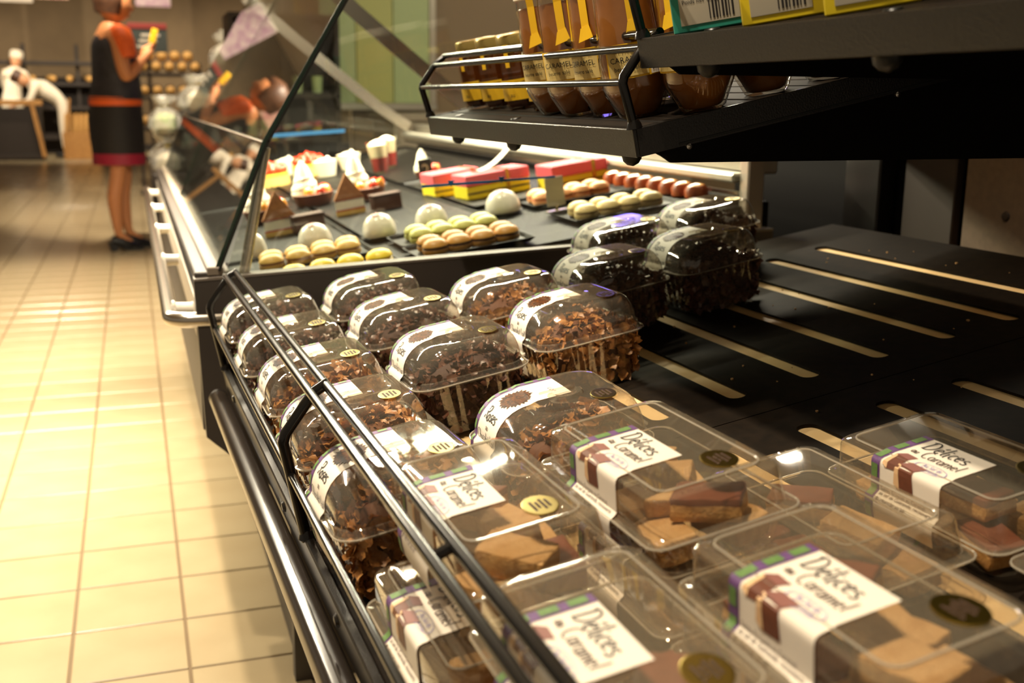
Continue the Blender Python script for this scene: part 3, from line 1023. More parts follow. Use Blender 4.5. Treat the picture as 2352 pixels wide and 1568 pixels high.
# ------------------------------------------------------------------ boxes of caramel shortbread ("Délices au Caramel")
def delices_box(label):
    t = thing('shortbread_box', label, 'plastic box', group='boxes of caramel shortbread')
    rings = []
    for wd, dp, r, z, rib in ((0.160, 0.080, 0.010, 0.0005, 0), (0.166, 0.086, 0.012, 0.002, 0), (0.170, 0.090, 0.012, 0.006, 0.0011), (0.178, 0.098, 0.012, 0.024, 0.0011), (0.180, 0.100, 0.012, 0.027, 0), (0.192, 0.112, 0.012, 0.0282, 0), (0.194, 0.114, 0.012, 0.0274, 0)):
        rings.append(rrect(wd, dp, r, z, nc=5, ns=34, rib=rib))
    B().loft(rings, cap0=True, cap1=False).obj('tray', 'ribbed_plastic', t, smooth=True, angle=35)
    rings = []
    for wd, dp, r, z in ((0.194, 0.114, 0.012, 0.0288), (0.195, 0.115, 0.012, 0.0298), (0.187, 0.107, 0.012, 0.0306), (0.183, 0.103, 0.012, 0.0325), (0.179, 0.099, 0.013, 0.0545), (0.1775, 0.0975, 0.013, 0.0570), (0.174, 0.094, 0.013, 0.0582), (0.160, 0.080, 0.010, 0.0584), (0.1585, 0.0785, 0.010, 0.0598), (0.156, 0.076, 0.010, 0.0600)):
        rings.append(rrect(wd, dp, r, z, nc=6, ns=4))
    lid = B().loft(rings, cap0=False, cap1=True).obj('lid', 'lid_plastic', t, smooth=True, angle=30)
    for wd, dp, r, z in ((0.1592, 0.0792, 0.010, 0.0596), (0.1945, 0.1145, 0.012, 0.0296)):
        rg = rrect(wd, dp, r, z, nc=6, ns=4)
        B().tube(rg + rg[:1], 0.0009, 6).obj('lid_highlight_bead', 'highlight_bead_plastic', lid, smooth=True)  # pale beads stand in for highlights on ridge and rim
    zt = 0.0602
    P = Path([(0.002, zt), (-0.036, zt), (-0.0405, 0.0592), (-0.0470, 0.0586), (-0.0492, 0.0576), (-0.0500, 0.0545), (-0.0520, 0.0330), (-0.0550, 0.0310), (-0.0585, 0.0290), (-0.0590, 0.0200), (-0.0585, 0.012)])
    xa, xb = -0.040, 0.036
    lab = label_part(P, t, xa, xb)
    tartan(P, lab, xa, 0.010, 0.0009, 0.017)
    on_label(P, brush('DElices', 0.0155, 0, 0, 0.075, 5), 'ink', 'lettering', lab, -0.024, 0.0185, 0.0011)
    on_label(P, brush('au', 0.0075, 0, 0, 0.10, 6), 'ink_brown', 'lettering', lab, -0.024, 0.0285, 0.0011)
    on_label(P, brush('Caramel', 0.0115, 0, 0, 0.075, 7), 'ink_brown', 'lettering', lab, -0.012, 0.0300, 0.0011)
    # oval stamp
    ov = B()
    n = 40
    vs_ = []
    for k in range(n):
        a = 2 * PI * k / n
        for rr in (1.0, 0.94):
            vs_.append(P.at(0.0125 + 0.0165 * rr * math.cos(a), 0.0400 + 0.0055 * rr * math.sin(a), 0.0011))
    ov.add(vs_, [(2 * k, 2 * k + 1, (2 * k + 3) % (2 * n), (2 * k + 2) % (2 * n)) for k in range(n)])
    ov.obj('stamp_oval', 'ink_blue', lab)
    on_label(P, text2d('Au Sel de', 0.0052, 'CENTER'), 'ink_blue', 'lettering', lab, 0.0125, 0.0398, 0.0011)
    on_label(P, text2d('Guérande', 0.0052, 'CENTER'), 'ink_blue', 'lettering', lab, 0.0125, 0.0440, 0.0011)
    # printed chocolates: two bites with a cut face and a chocolate top
    for (cx, cs, k) in ((-0.0190, 0.0440, 0.92), (-0.0030, 0.0545, 1.15)):
        poly_print(P, [(cx - 0.0085 * k, cs - 0.0060 * k), (cx + 0.0075 * k, cs - 0.0050 * k), (cx + 0.0100 * k, cs + 0.0110 * k), (cx - 0.0060 * k, cs + 0.0120 * k)], 'print_choc', 'printed_chocolate', lab, 0.0010)
        poly_print(P, [(cx - 0.0085 * k, cs - 0.0060 * k), (cx - 0.0020 * k, cs - 0.0120 * k), (cx + 0.0120 * k, cs - 0.0110 * k), (cx + 0.0080 * k, cs - 0.0046 * k)], 'print_top', 'printed_chocolate', lab, 0.0011)
        poly_print(P, [(cx - 0.0085 * k, cs - 0.0060 * k), (cx - 0.0052 * k, cs - 0.0050 * k), (cx - 0.0032 * k, cs + 0.0118 * k), (cx - 0.0090 * k, cs + 0.0090 * k)], 'print_cream', 'printed_chocolate', lab, 0.0012)
    for k, s in enumerate(('Sablés Écossais au Caramel', 'au sel de Guérande, recouverts', 'de chocolat au lait')):
        on_label(P, text2d(s, 0.0046), 'ink_brown', 'lettering', lab, -0.028, 0.0745 + 0.0052 * k, 0.0011)
    so = B().lathe([(0.0165, 0), (0.0165, 0.0004), (0.0155, 0.0006)], 28, sx=1.0, sy=0.72).obj('gold_sticker', 'gold', t, Matrix.Translation((0.058, 0.018, zt + 0.0003)))
    sticker_print(so)
    return t


def biscuit_mesh(seed, choc):
    rnd = random.Random(seed)
    L, W_, H = 0.048, 0.030, 0.017
    bm = bmesh.new()
    bmesh.ops.create_cube(bm, size=1)
    bmesh.ops.bevel(bm, geom=bm.edges[:], offset=0.06, segments=2, affect='EDGES', profile=0.6)
    bmesh.ops.subdivide_edges(bm, edges=[e for e in bm.edges if e.calc_length() > 0.4], cuts=3, use_grid_fill=True)
    off = Vector((seed * 3.1, 1.7, 0))
    for v in bm.verts:
        c = v.co
        p = Vector((c.x * L, c.y * W_, (c.z + 0.5) * H))
        p += Vector(noise.noise_vector(Vector((p.x * 90, p.y * 90, p.z * 90)) + off)) * 0.0016
        p += Vector(noise.noise_vector(Vector((p.x * 300, p.y * 300, p.z * 300)) + off)) * 0.0006
        v.co = p
    bm.verts.index_update()
    b = B()
    b.add([v.co.copy() for v in bm.verts], [tuple(v.index for v in f.verts) for f in bm.faces])
    fs = list(bm.faces)
    b.mi = []
    for f in fs:
        z = f.calc_center_median().z
        if choc and z > H * 0.72:
            b.mi.append(2)
        elif abs(f.normal.z) < 0.6:
            b.mi.append(1)
        else:
            b.mi.append(0)
    bm.free()
    return b.mesh('shortbread_piece', ['sugared', 'shortbread', 'milk_choc'], smooth=True, angle=50)


BIS = [biscuit_mesh(s, s % 3 == 2) for s in range(1, 7)]
HB = 0.0602
DB = [  # x (far edge), v (centre), level, rz, short name, label
    (0.895, 0.070, 0, 0.01, 'lowest box at the rail', 'lowest caramel shortbread box at the guard rail, most of it under the wire'),
    (1.096, 0.070, 0, -0.01, 'lower box at the bottom edge', 'lower caramel shortbread box at the very bottom edge of the picture by the rail'),
    (0.874, 0.226, 0, 0.00, 'lower box in the second row', 'lower caramel shortbread box in the second row, under another box'),
    (1.075, 0.226, 0, 0.01, 'lower box at bottom right', 'lower caramel shortbread box under the big box at bottom right'),
    (0.905, 0.344, 0, 0.00, 'box with only its rim seen', 'caramel shortbread box lying behind the big right-hand box, only its rim seen'),
    (0.912, 0.463, 0, 0.00, 'single box at the right', 'single caramel shortbread box at the right, half of its label in shade'),
    (1.112, 0.463, 0, 0.00, 'box cut by the right edge', 'caramel shortbread box cut by the right picture edge'),
    (0.861, 0.102, 1, 0.00, 'upper box by the rail', 'upper caramel shortbread box by the guard rail, gold sticker on its lid'),
    (1.084, 0.097, 1, -0.01, 'upper box at bottom centre', 'upper caramel shortbread box at bottom centre, right against the guard rail'),
    (0.872, 0.229, 1, 0.01, 'upper box at the centre', 'upper caramel shortbread box at the centre, next to the empty slotted board'),
    (1.107, 0.222, 1, 0.01, 'big upper box at bottom right', 'big upper caramel shortbread box at bottom right'),
]
pd = None
for k, (x, v, lev, rz, sn, lb) in enumerate(DB):
    mx = T @ TR(x + 0.0975, v, 0.0004 + lev * (HB + 0.0009), rz)
    if pd is None:
        pd = delices_box(lb)
        pd.matrix_world = mx
    else:
        dup(pd, mx, lb, skip=('label', 'gold_sticker') if 'rim seen' in sn else ())
    rnd = random.Random(40 + k)
    n = 0
    for iy, yy in enumerate((-0.024, 0.022)):
        for ix, xx in enumerate((-0.054, 0.0, 0.054)):
            if lev and (ix, iy) in (((0, 1),) if k != 10 else ((2, 0),)):
                continue
            rot = Matrix.Rotation(rnd.uniform(-0.25, 0.25) + (PI / 2 if False else 0), 4, 'Z')
            tl = Matrix.Rotation(rnd.uniform(-0.12, 0.12), 4, 'X') @ Matrix.Rotation(rnd.uniform(-0.10, 0.10), 4, 'Y')
            o = link('shortbread_piece', BIS[rnd.randrange(6)], None, mx @ Matrix.Translation((xx + rnd.uniform(-0.003, 0.003), yy + rnd.uniform(-0.002, 0.002), 0.0045)) @ rot @ tl)
            tag(o, ('front', 'back')[iy] + ' ' + ('far', 'middle', 'near')[ix] + ' shortbread piece in the bottom layer of the ' + sn, 'biscuit', 'bottom shortbread in ' + sn)
    for j in range(3 if lev else 2):
        xx = (-0.035, 0.022, 0.058)[j] + rnd.uniform(-0.008, 0.008)
        rot = Matrix.Rotation(rnd.uniform(-0.9, 0.9), 4, 'Z') @ Matrix.Rotation(rnd.uniform(-0.2, 0.2), 4, 'Y')
        o = link('shortbread_piece', BIS[(k + 2 * j) % 6], None, mx @ Matrix.Translation((xx, rnd.uniform(-0.012, 0.014), 0.0245)) @ rot)
        tag(o, ('far', 'middle', 'near')[j] + ' loose shortbread piece lying on top in the ' + sn, 'biscuit', 'loose shortbread in ' + sn)

# crumbs on the empty board
rnd = random.Random(77)
b = B()
for k in range(60):
    x, v, r = rnd.uniform(0.12, 1.05), rnd.uniform(0.50, 1.05), rnd.uniform(0.0007, 0.0017)
    b.add([(x + r * (-1 if i & 1 else 1) * rnd.uniform(0.5, 1), v + r * (-1 if i & 2 else 1) * rnd.uniform(0.5, 1), r * (1.2 if i & 4 else 0.0)) for i in range(8)],
          [(0, 1, 3, 2), (4, 6, 7, 5), (0, 4, 5, 1), (2, 3, 7, 6), (0, 2, 6, 4), (1, 5, 7, 3)])
tag(b.obj('crumbs', 'sugared', None, T), 'pale biscuit crumbs scattered on the empty slotted board', 'crumbs', None, 'stuff')

# ------------------------------------------------------------------ the pastry counter
mat('cream', (250, 242, 222), 0.45, sss=0.15)
mat('glaze_white', (252, 246, 232), 0.18, coat=0.6)
mat('strawberry', (206, 44, 24), 0.22, coat=0.5, rgb2=(224, 72, 34), scale=120)
mat('peach', (240, 160, 60), 0.25, coat=0.5)
mat('tart_shell', (120, 66, 34), 0.6, rgb2=(104, 54, 26), scale=60)
mat('cocoa', (168, 112, 66), 0.8, rgb2=(150, 96, 54), scale=120)
mat('dark_cake', (74, 42, 32), 0.5)
mat('sponge', (214, 176, 96), 0.8)
mat('raspberry', (176, 50, 46), 0.4)
mat('mac_beige', (226, 182, 96), 0.45)
mat('mac_beige_in', (170, 118, 52), 0.7)
mat('mac_lemon', (246, 212, 60), 0.4)
mat('mac_green', (206, 204, 112), 0.45)
mat('mac_green_in', (176, 172, 84), 0.7)
mat('mac_brown', (192, 136, 62), 0.45)
mat('mac_brown_in', (98, 58, 28), 0.7)
mat('mac_pink', (246, 178, 118), 0.45)
mat('mac_pink_in', (196, 116, 70), 0.7)
mat('mac_cream', (218, 194, 130), 0.45)
mat('mac_cream_in', (176, 148, 92), 0.7)
mat('pink_card', (226, 96, 108), 0.5)
mat('yellow_box', (236, 214, 44), 0.5)
mat('blue_tape', (34, 104, 158), 0.5)
mat('price_black', (34, 34, 36), 0.4)
mat('orange_bun', (190, 96, 44), 0.4, rgb2=(150, 58, 26), scale=50)
mat('ceramic', (240, 230, 205), 0.25)

mat('channel_alu', (120, 109, 95), 0.6)
Y0, Y1 = 1.765, 4.45
ct = thing('pastry_counter', 'glass-fronted refrigerated pastry counter with a chrome bumper rail', 'display counter')
# body: front profile leans back towards the floor
prof = [(0.079, 0.697), (0.079, 0.452), (0.22, 0.34), (0.22, 0.02), (1.10, 0.02), (1.10, 0.60), (0.90, 0.60)]
B().prism([(0.081, 0.640), (0.081, 0.455), (0.222, 0.342), (0.222, 0.0), (1.09, 0.0), (1.09, 0.64)], Y0 + 0.02, Y1, axis=1).obj('body', 'counter_body', ct)
B().prism([(0.077, 0.701), (0.084, 0.450), (0.21, 0.330), (0.21, 0.0), (1.10, 0.0), (1.10, 0.7505), (0.5, 0.7215)], Y0 - 0.012, Y0 + 0.018, axis=1).obj('end_panel', 'counter_body', ct)
B().prism([(0.077, 0.7015), (0.5, 0.7220), (1.10, 0.7510), (1.10, 0.7550), (0.5, 0.7260), (0.077, 0.7055)], Y0 - 0.013, Y0 + 0.020, axis=1).obj('end_ledge', 'ledge', ct)
B().prism([(0.13, deck_z(0.13) - 0.004), (1.05, deck_z(1.05) - 0.004), (1.05, deck_z(1.05) - 0.02), (0.13, deck_z(0.13) - 0.02)], Y0 + 0.018, Y1, axis=1).obj('deck', 'deck_black', ct)
B().bbox((0.079, Y0 + 0.0, 0.698), (0.106, Y1, 0.714), 0.002).obj('front_sill', 'counter_body', ct)
B().bbox((0.098, Y0 - 0.004, 0.708), (0.122, Y1, 0.722), 0.002).obj('glass_channel', 'channel_alu', ct)
B().bbox((0.126, Y0 + 0.02, 0.66), (0.134, Y1, 0.712), 0.002).obj('inner_front', 'ledge', ct)


def slab(p0, p1, y0, y1, t=0.006):
    d = Vector((p1[0] - p0[0], 0, p1[1] - p0[1])).normalized()
    n = Vector((d.z, 0, -d.x)) * t / 2
    a, c = Vector((p0[0], 0, p0[1])), Vector((p1[0], 0, p1[1]))
    return [(q.x, q.z) for q in (a + n, c + n, c - n, a - n)]


G0, G1, G2 = (0.113, 0.718), (0.193, 0.913), (0.455, 1.350)
for (a, c) in ((G0, G1), (G1, G2)):
    for (ya, yb) in ((Y0, 3.098), (3.104, Y1)):
        pn = B().prism(slab(a, c, 0, 0), ya, yb, axis=1).obj('front_glass', 'counter_glass', ct)
        B().prism(slab(a, c, 0, 0, 0.0066), ya - 0.002, ya, axis=1).obj('glass_edge', 'glass_edge', pn)
B().bbox((0.189, Y0, 0.910), (0.197, Y1, 0.9145), 0.001).obj('glass_joint', 'steel', ct)
B().prism(slab((0.116, 0.716), (0.199, 0.916), 0, 0, 0.004), Y0 - 0.007, Y0 - 0.003, axis=1).obj('glass_seal', 'seal', ct)
B().prism(slab((0.199, 0.914), (0.458, 1.350), 0, 0, 0.0038), Y0 - 0.007, Y0 - 0.003, axis=1).obj('glass_seal', 'seal', ct)
B().tube([(0.152, Y0 + 0.012, 0.690), (0.196, Y0 + 0.012, 0.905)], 0.0085, 12).obj('glass_strut', 'steel', ct, smooth=True)
for yy in (3.08, 4.36):
    pts = [(1.045, yy, 0.872), (0.93, yy, 0.945), (0.75, yy, 1.085), (0.60, yy, 1.205), (0.455, yy, 1.325)]
    b = B()
    for k in range(4):
        (xa, _, za), (xb, _, zb) = pts[k], pts[k + 1]
        b.prism(slab((xa, za), (xb, zb), 0, 0, 0.040), yy - 0.006, yy + 0.006, axis=1)
    b.obj('glass_arm', 'steel', ct)
# lamp canopy over the glass, carried by the arms
for yy in (3.08, 4.36):
    B().bbox((0.448, yy - 0.008, 1.31), (0.472, yy + 0.008, 1.66), 0.002).obj('canopy_post', 'steel', ct)
B().bbox((0.44, 1.78, 1.63), (0.56, 4.5, 1.67), 0.004).obj('lamp_canopy', 'alu', ct)
# end glass with a blue tape line
eg = B().prism([(0.124, 0.7060), (0.200, 0.913), (0.450, 1.330), (1.030, 0.890), (1.045, 0.7530), (0.5, 0.7270)], Y0 + 0.000, Y0 + 0.006, axis=1).obj('end_glass', 'counter_glass', ct)
B().prism([(0.443, 0.8385), (0.676, 0.8520), (0.676, 0.8555), (0.443, 0.8430)], Y0 - 0.0012, Y0 - 0.0004, axis=1).obj('blue_tape', 'blue_tape', eg)
for xx, zz in ((0.4925, 0.8455), (0.5800, 0.8505)):
    B().prism([(xx, zz - 0.006), (xx - 0.006, zz + 0.004), (xx + 0.006, zz + 0.005)], Y0 - 0.0022, Y0 - 0.0014, axis=1).obj('blue_marker', 'blue_tape', eg)
mg = B().prism([(0.140, 0.712), (0.200, 0.913), (0.420, 1.28), (1.00, 0.90), (1.03, 0.80)], 4.43, 4.436, axis=1).obj('far_glass', 'counter_glass', ct)
B().prism([(0.50, 0.830), (0.80, 0.850), (0.80, 0.862), (0.50, 0.842)], 4.424, 4.428, axis=1).obj('blue_tape', 'blue_tape', mg)
# back rail and post
B().bbox((1.035, Y0 + 0.03, 0.835), (1.075, Y1, 0.852), 0.004).obj('back_rail', 'white_alu', ct)
B().bbox((1.082, Y0 + 0.03, 0.850), (1.130, Y1, 0.880), 0.004).obj('back_ledge', 'alu', ct)
B().bbox((1.047, Y0 + 0.03, 0.812), (1.053, Y1, 0.820), 0.001).obj('back_trim', 'steel', ct)
B().bbox((1.048, Y0 - 0.002, 0.50), (1.083, Y0 + 0.028, 1.02), 0.003).obj('end_post', 'alu', ct)
B().bbox((1.10, Y0 + 0.03, 0.2), (1.115, Y1, 0.80), 0.003).obj('back_wall', 'deck_black', ct)
# bumper rail
pts = [(0.040, 4.40, 0.640), (0.040, 3.2, 0.640), (0.040, Y0 + 0.03, 0.640)]
pts += [(0.040 + 0.034 * (1 - math.cos(a)), Y0 + 0.03 - 0.034 * math.sin(a), 0.640) for a in [PI / 2 * k / 6 for k in range(1, 7)]] + [(0.12, Y0 - 0.004, 0.640)]
B().tube(pts, 0.0125, 16).obj('bumper_rail', 'steel', ct, smooth=True)
for yy in (1.86, 2.45, 3.05, 3.65, 4.25):
    s_ = B().lathe([(0.0155, 0.0), (0.0155, 0.004), (0.012, 0.006), (0.011, 0.030), (0.016, 0.040)], 18).obj('rail_standoff', 'white_plastic', ct, Matrix.Translation((0.045, yy, 0.640)) @ Matrix.Rotation(PI / 2, 4, 'Y'), smooth=True)
B().bbox((0.078, Y0 + 0.02, 0.61), (0.0815, Y1, 0.67), 0.001).obj('rail_plate', 'alu', ct)
B().bbox((0.23, Y0 + 0.3, 0.0), (1.05, Y1 - 0.3, 0.02), 0.002).obj('plinth', 'seal', ct)

DA = math.atan(DECK)


def on_deck(x, y, rz=0.0, dz=0.0):
    return Matrix.Translation((x, y, deck_z(x) + dz)) @ Matrix.Rotation(-DA, 4, 'Y') @ Matrix.Rotation(rz, 4, 'Z')


def tray(x0, x1, y0, y1, lb, lip=0.007, dz=0.0, rz=0.0):
    wd, dp = (x1 - x0) / math.cos(DA), y1 - y0
    rg = [rrect(wd - 0.010, dp - 0.010, 0.004, 0.0005), rrect(wd, dp, 0.006, lip), rrect(wd + 0.004, dp + 0.004, 0.006, lip), rrect(wd + 0.004, dp + 0.004, 0.006, lip - 0.0015),
          rrect(wd - 0.012, dp - 0.012, 0.004, -0.0012)]
    b = B().loft(rg, cap0=True, cap1=True)
    o = b.obj('pastry_tray', 'tray_black', None, on_deck((x0 + x1) / 2, (y0 + y1) / 2, rz, 0.001 + dz), smooth=False)
    return tag(o, lb, 'tray', 'black pastry trays')


def macaron_proto(c1, c2):
    t = thing('macaron', '', 'macaron')
    sh = [(0.0002, 0.0195), (0.010, 0.0190), (0.0175, 0.0165), (0.0215, 0.0125), (0.0222, 0.0105)]
    B().lathe(list(reversed(sh)), 20).obj('top_shell', c1, t, smooth=True)
    B().lathe([(0.016, 0.0), (0.0212, 0.0012), (0.0222, 0.0045), (0.0222, 0.0065)], 20).obj('bottom_shell', c1, t, smooth=True)
    pr = []
    for k in range(7):
        pr.append((0.0205 + (0.0014 if k % 2 else 0.0), 0.0055 + 0.0060 * k / 6))
    B().lathe(pr, 20).obj('filling', c2, t, smooth=True)
    return t


ORD = ('leftmost', 'second', 'third', 'rightmost')


def macarons(c1, c2, spots, lb0, group):
    pr = None
    for i, (x, y, dz) in enumerate(spots):
        lb = ORD[i % 4] + ' ' + ('front' if i < 4 else 'rear') + ' ' + lb0
        mx = on_deck(x, y, random.uniform(0, 3), 0.003 + dz) @ Matrix.Diagonal((1.04, 1.04, 1.4, 1))
        if pr is None:
            pr = macaron_proto(c1, c2)
            pr.matrix_world = mx
            pr['label'], pr['group'] = lb, group
        else:
            dup(pr, mx, lb)


def rows(x0, y0, n, dx, dy, m_, ox, oy, dz0=0.0):
    out = []
    for j in range(m_):
        for i in range(n):
            out.append((x0 + i * dx + j * ox + random.uniform(-0.002, 0.002), y0 + j * dy + i * oy + random.uniform(-0.002, 0.002), dz0))
    return out


tray(0.150, 0.405, 1.955, 2.115, 'black tray holding the pale beige macarons by the front glass')
macarons('mac_beige', 'mac_beige_in', rows(0.225, 1.985, 4, 0.047, 0.048, 2, 0.006, 0.004), 'pale beige macaron on the front tray nearest the glass', 'beige macarons')
tray(0.200, 0.420, 1.800, 1.875, 'black tray of lemon macarons right behind the end ledge', dz=-0.001)
macarons('mac_lemon', 'mac_lemon', rows(0.245, 1.838, 4, 0.0475, 0.0, 1, 0, 0, -0.001), 'bright lemon macaron peeping over the end ledge', 'lemon macarons')
tray(0.450, 0.655, 1.800, 1.930, 'black tray holding the coffee brown macarons')
macarons('mac_brown', 'mac_brown_in', rows(0.485, 1.835, 4, 0.044, 0.048, 2, 0.004, 0.003), 'coffee brown macaron on the tray behind the clusters boxes', 'coffee macarons')
tray(0.455, 0.665, 1.950, 2.085, 'black tray holding the pistachio green macarons')
macarons('mac_green', 'mac_green_in', rows(0.497, 1.985, 4, 0.043, 0.048, 2, 0.004, 0.003), 'pistachio green macaron in front of the white domes', 'pistachio macarons')
tray(0.765, 0.985, 1.880, 2.020, 'black tray holding the cream-coloured macarons under the back rail')
macarons('mac_cream', 'mac_cream_in', rows(0.800, 1.915, 4, 0.045, 0.048, 2, 0.004, 0.002), 'cream-coloured macaron near the back rail', 'cream macarons')
tray(0.780, 1.000, 2.150, 2.290, 'black tray holding the apricot macarons')
macarons('mac_pink', 'mac_pink_in', rows(0.812, 2.185, 4, 0.043, 0.048, 2, 0.004, 0.002), 'apricot macaron beside the yellow gift boxes', 'apricot macarons')

# column dividers, long trays behind
for (x0, x1, ya, yb, nm) in ((0.150, 0.405, 2.135, 3.10, 'long black tray carrying slices and tarts along the front glass'), (0.425, 0.680, 2.110, 3.10, 'long black middle tray carrying domes, slices and tarts'),
                             (0.150, 0.405, 3.12, 4.30, 'far black tray with strawberry cakes along the front glass'), (0.425, 0.68, 3.12, 4.30, 'far middle black tray with cream cups'),
                             (0.700, 1.000, 2.310, 3.00, 'black tray under the pink and yellow gift boxes'), (0.70, 1.0, 3.02, 4.30, 'far black tray with glasses by the back rail')):
    tray(x0, x1, ya, yb, nm, 0.005)


def dome_cake(x, y, lb, r=0.033):
    t = thing('dome_cake', lb, 'cake', on_deck(x, y, 0.2, 0.002))
    B().lathe([(r * 1.0, 0.002), (r * 1.03, 0.008), (r * 1.0, 0.018), (r * 0.88, 0.030), (r * 0.66, 0.040), (r * 0.34, 0.0455), (0.0005, 0.047)], 28).obj('dome', 'glaze_white', t, smooth=True)
    B().lathe([(r * 1.12, 0.0), (r * 1.12, 0.0022)], 28).obj('card_base', 'price_black', t)
    B().prism([(-0.007, -0.004), (0.007, -0.006), (0.006, 0.006), (-0.006, 0.005)], 0.0, 0.0012, axis=2).obj('berry_chip', 'raspberry', t, Matrix.Translation((-0.008, -0.010, 0.0445)) @ Matrix.Rotation(-0.25, 4, 'Y') @ Matrix.Rotation(0.25, 4, 'X'))
    return t


dome_cake(0.330, 2.165, 'white glazed dome cake behind the beige macarons')
dome_cake(0.455, 2.150, 'white dome cake at the left of the pistachio macarons')
dome_cake(0.560, 2.145, 'white dome cake right behind the pistachio macarons')
dome_cake(0.722, 2.180, 'white dome cake under the blue tape line', 0.036)
dome_cake(0.215, 2.170, 'small white dome cake next to the glass strut', 0.022)


def slice_cake(x, y, rz, lb):
    t = thing('cake_slice', lb, 'cake slice', on_deck(x, y, rz, 0.002))
    tri = [(-0.036, -0.030), (0.036, -0.030), (0.0, 0.052)]
    for z0, z1, mt, nm, s in ((0.0, 0.010, 'sponge', 'sponge', 1.0), (0.010, 0.014, 'raspberry', 'fruit_layer', 0.98), (0.014, 0.034, 'cream', 'cream_layer', 0.985), (0.034, 0.037, 'raspberry', 'jam_layer', 0.985)):
        B().prism([(a * s, c * s) for a, c in tri], z0, z1, axis=2).obj(nm, mt, t)
    b = B()
    b.prism([(-0.0365, 0.037), (0.0365, 0.037), (0.0, 0.096)], -0.031, -0.024, axis=1)
    b.prism([(a * 1.0, c) for a, c in tri], 0.037, 0.0415, axis=2)
    b.obj('cocoa_top', 'cocoa', t)
    return t


slice_cake(0.290, 2.440, 0.15, 'cocoa-topped cream slice on the tray by the front glass')
slice_cake(0.470, 2.590, 0.15, 'cocoa-topped cream slice in the middle tray, further back')


def choc_block(x, y, lb):
    t = thing('chocolate_cake', lb, 'cake', on_deck(x, y, 0.1, 0.002))
    B().bbox((-0.034, -0.018, 0), (0.034, 0.018, 0.034), 0.002).obj('cake_body', 'dark_cake', t)
    B().bbox((-0.036, -0.020, 0.034), (0.036, 0.020, 0.038), 0.0015).obj('chocolate_plate', 'dark_cake', t)
    return t


choc_block(0.352, 2.405, 'dark chocolate cake bar beside the front cocoa slice')
choc_block(0.555, 2.545, 'dark chocolate cake bar beside the further cocoa slice')


def tart(x, y, lb, s=1.25):
    t = thing('fruit_tart', lb, 'tart', on_deck(x, y, 0.3, 0.002) @ Matrix.Scale(s, 4))
    B().lathe([(0.030, 0.0), (0.036, 0.004), (0.043, 0.026), (0.041, 0.027), (0.036, 0.018)], 24).obj('shell', 'tart_shell', t, smooth=True)
    # swirl of cream
    b = B()
    pts, rad = [], []
    for k in range(46):
        a = k * 0.55
        rr = 0.021 * (1 - k / 50)
        pts.append((-0.010 + rr * math.cos(a), 0.010 + rr * math.sin(a), 0.030 + 0.0013 * k))
        rad.append(0.0105 * (1 - 0.55 * k / 46))
    b.tube(pts, rad, 8)
    b.lathe([(0.028, 0.018), (0.030, 0.028), (0.024, 0.040), (0.012, 0.080), (0.001, 0.094)], 16, c=(-0.010, 0.010, 0))
    b.obj('whipped_cream', 'cream', t, smooth=True)
    rnd = random.Random(int(x * 1000))
    for k, (a, r) in enumerate(((-0.2, 0.030), (-0.9, 0.030), (-1.6, 0.031), (-2.3, 0.030), (0.5, 0.030))):
        sb = B().lathe([(0.001, 0), (0.008, 0.003), (0.0105, 0.010), (0.008, 0.018), (0.001, 0.024)], 10)
        sb.obj('berry' if k % 2 == 0 else 'peach_piece', 'strawberry' if k % 2 == 0 else 'peach', t, Matrix.Translation((r * math.cos(a), r * math.sin(a), 0.020)) @ Matrix.Rotation(rnd.uniform(0, 3), 4, 'Z') @ Matrix.Rotation(0.5, 4, 'X'), smooth=True)
    return t


tart(0.295, 2.680, 'strawberry tart with a tall cream swirl beside the glass strut')
tart(0.435, 2.860, 'strawberry tart with cream swirl in the middle of the counter')
tart(0.555, 2.790, 'strawberry and peach tart, right of the other cream-topped tarts')
tart(0.790, 3.060, 'small fruit tart behind the black price tag', 0.9)


def berry_cake(x, y, lb):
    t = thing('strawberry_cake', lb, 'cake', on_deck(x, y, 0.1, 0.002))
    B().lathe([(0.056, 0), (0.056, 0.030)], 28).obj('cake_base', 'sponge', t)
    B().lathe([(0.0565, 0.030), (0.0565, 0.036), (0.054, 0.038)], 28).obj('glaze', 'peach', t)
    k = 0
    me = B().lathe([(0.001, 0), (0.011, 0.004), (0.013, 0.012), (0.009, 0.022), (0.001, 0.028)], 10).mesh('strawberry', 'strawberry', True)
    for r, n in ((0.0, 1), (0.022, 6), (0.043, 11)):
        for i in range(n):
            a = 2 * PI * i / n + r * 30
            link('strawberry', me, t, Matrix.Translation((r * math.cos(a), r * math.sin(a), 0.036 + 0.016 * (1 - r / 0.045))))
    return t


berry_cake(0.415, 3.590, 'round strawberry cake at the far left of the counter')
berry_cake(0.560, 3.760, 'round strawberry cake behind the middle cream-topped tart')


def cup(x, y, lb, s=1.0):
    t = thing('dessert_cup', lb, 'dessert cup', on_deck(x, y, 0, 0.002) @ Matrix.Scale(s, 4))
    B().lathe([(0.026, 0), (0.029, 0.002), (0.041, 0.052), (0.039, 0.052), (0.030, 0.010)], 24, cap1=False).obj('cup', 'ceramic', t, smooth=True)
    B().lathe([(0.0375, 0.047), (0.030, 0.053), (0.015, 0.058), (0.0005, 0.060)], 24).obj('cream_top', 'cream', t, smooth=True)
    B().lathe([(0.004, 0), (0.009, 0.004), (0.001, 0.010)], 10).obj('topping', 'glaze_white', t, Matrix.Translation((0.01, -0.008, 0.056)), smooth=True)
    return t


cup(0.505, 3.890, 'white dessert cup between the strawberry cakes')
cup(0.590, 3.600, 'white dessert cup with a brown motif, in front of the far glass')
cup(0.690, 3.720, 'pale dessert cup at the far middle of the counter')


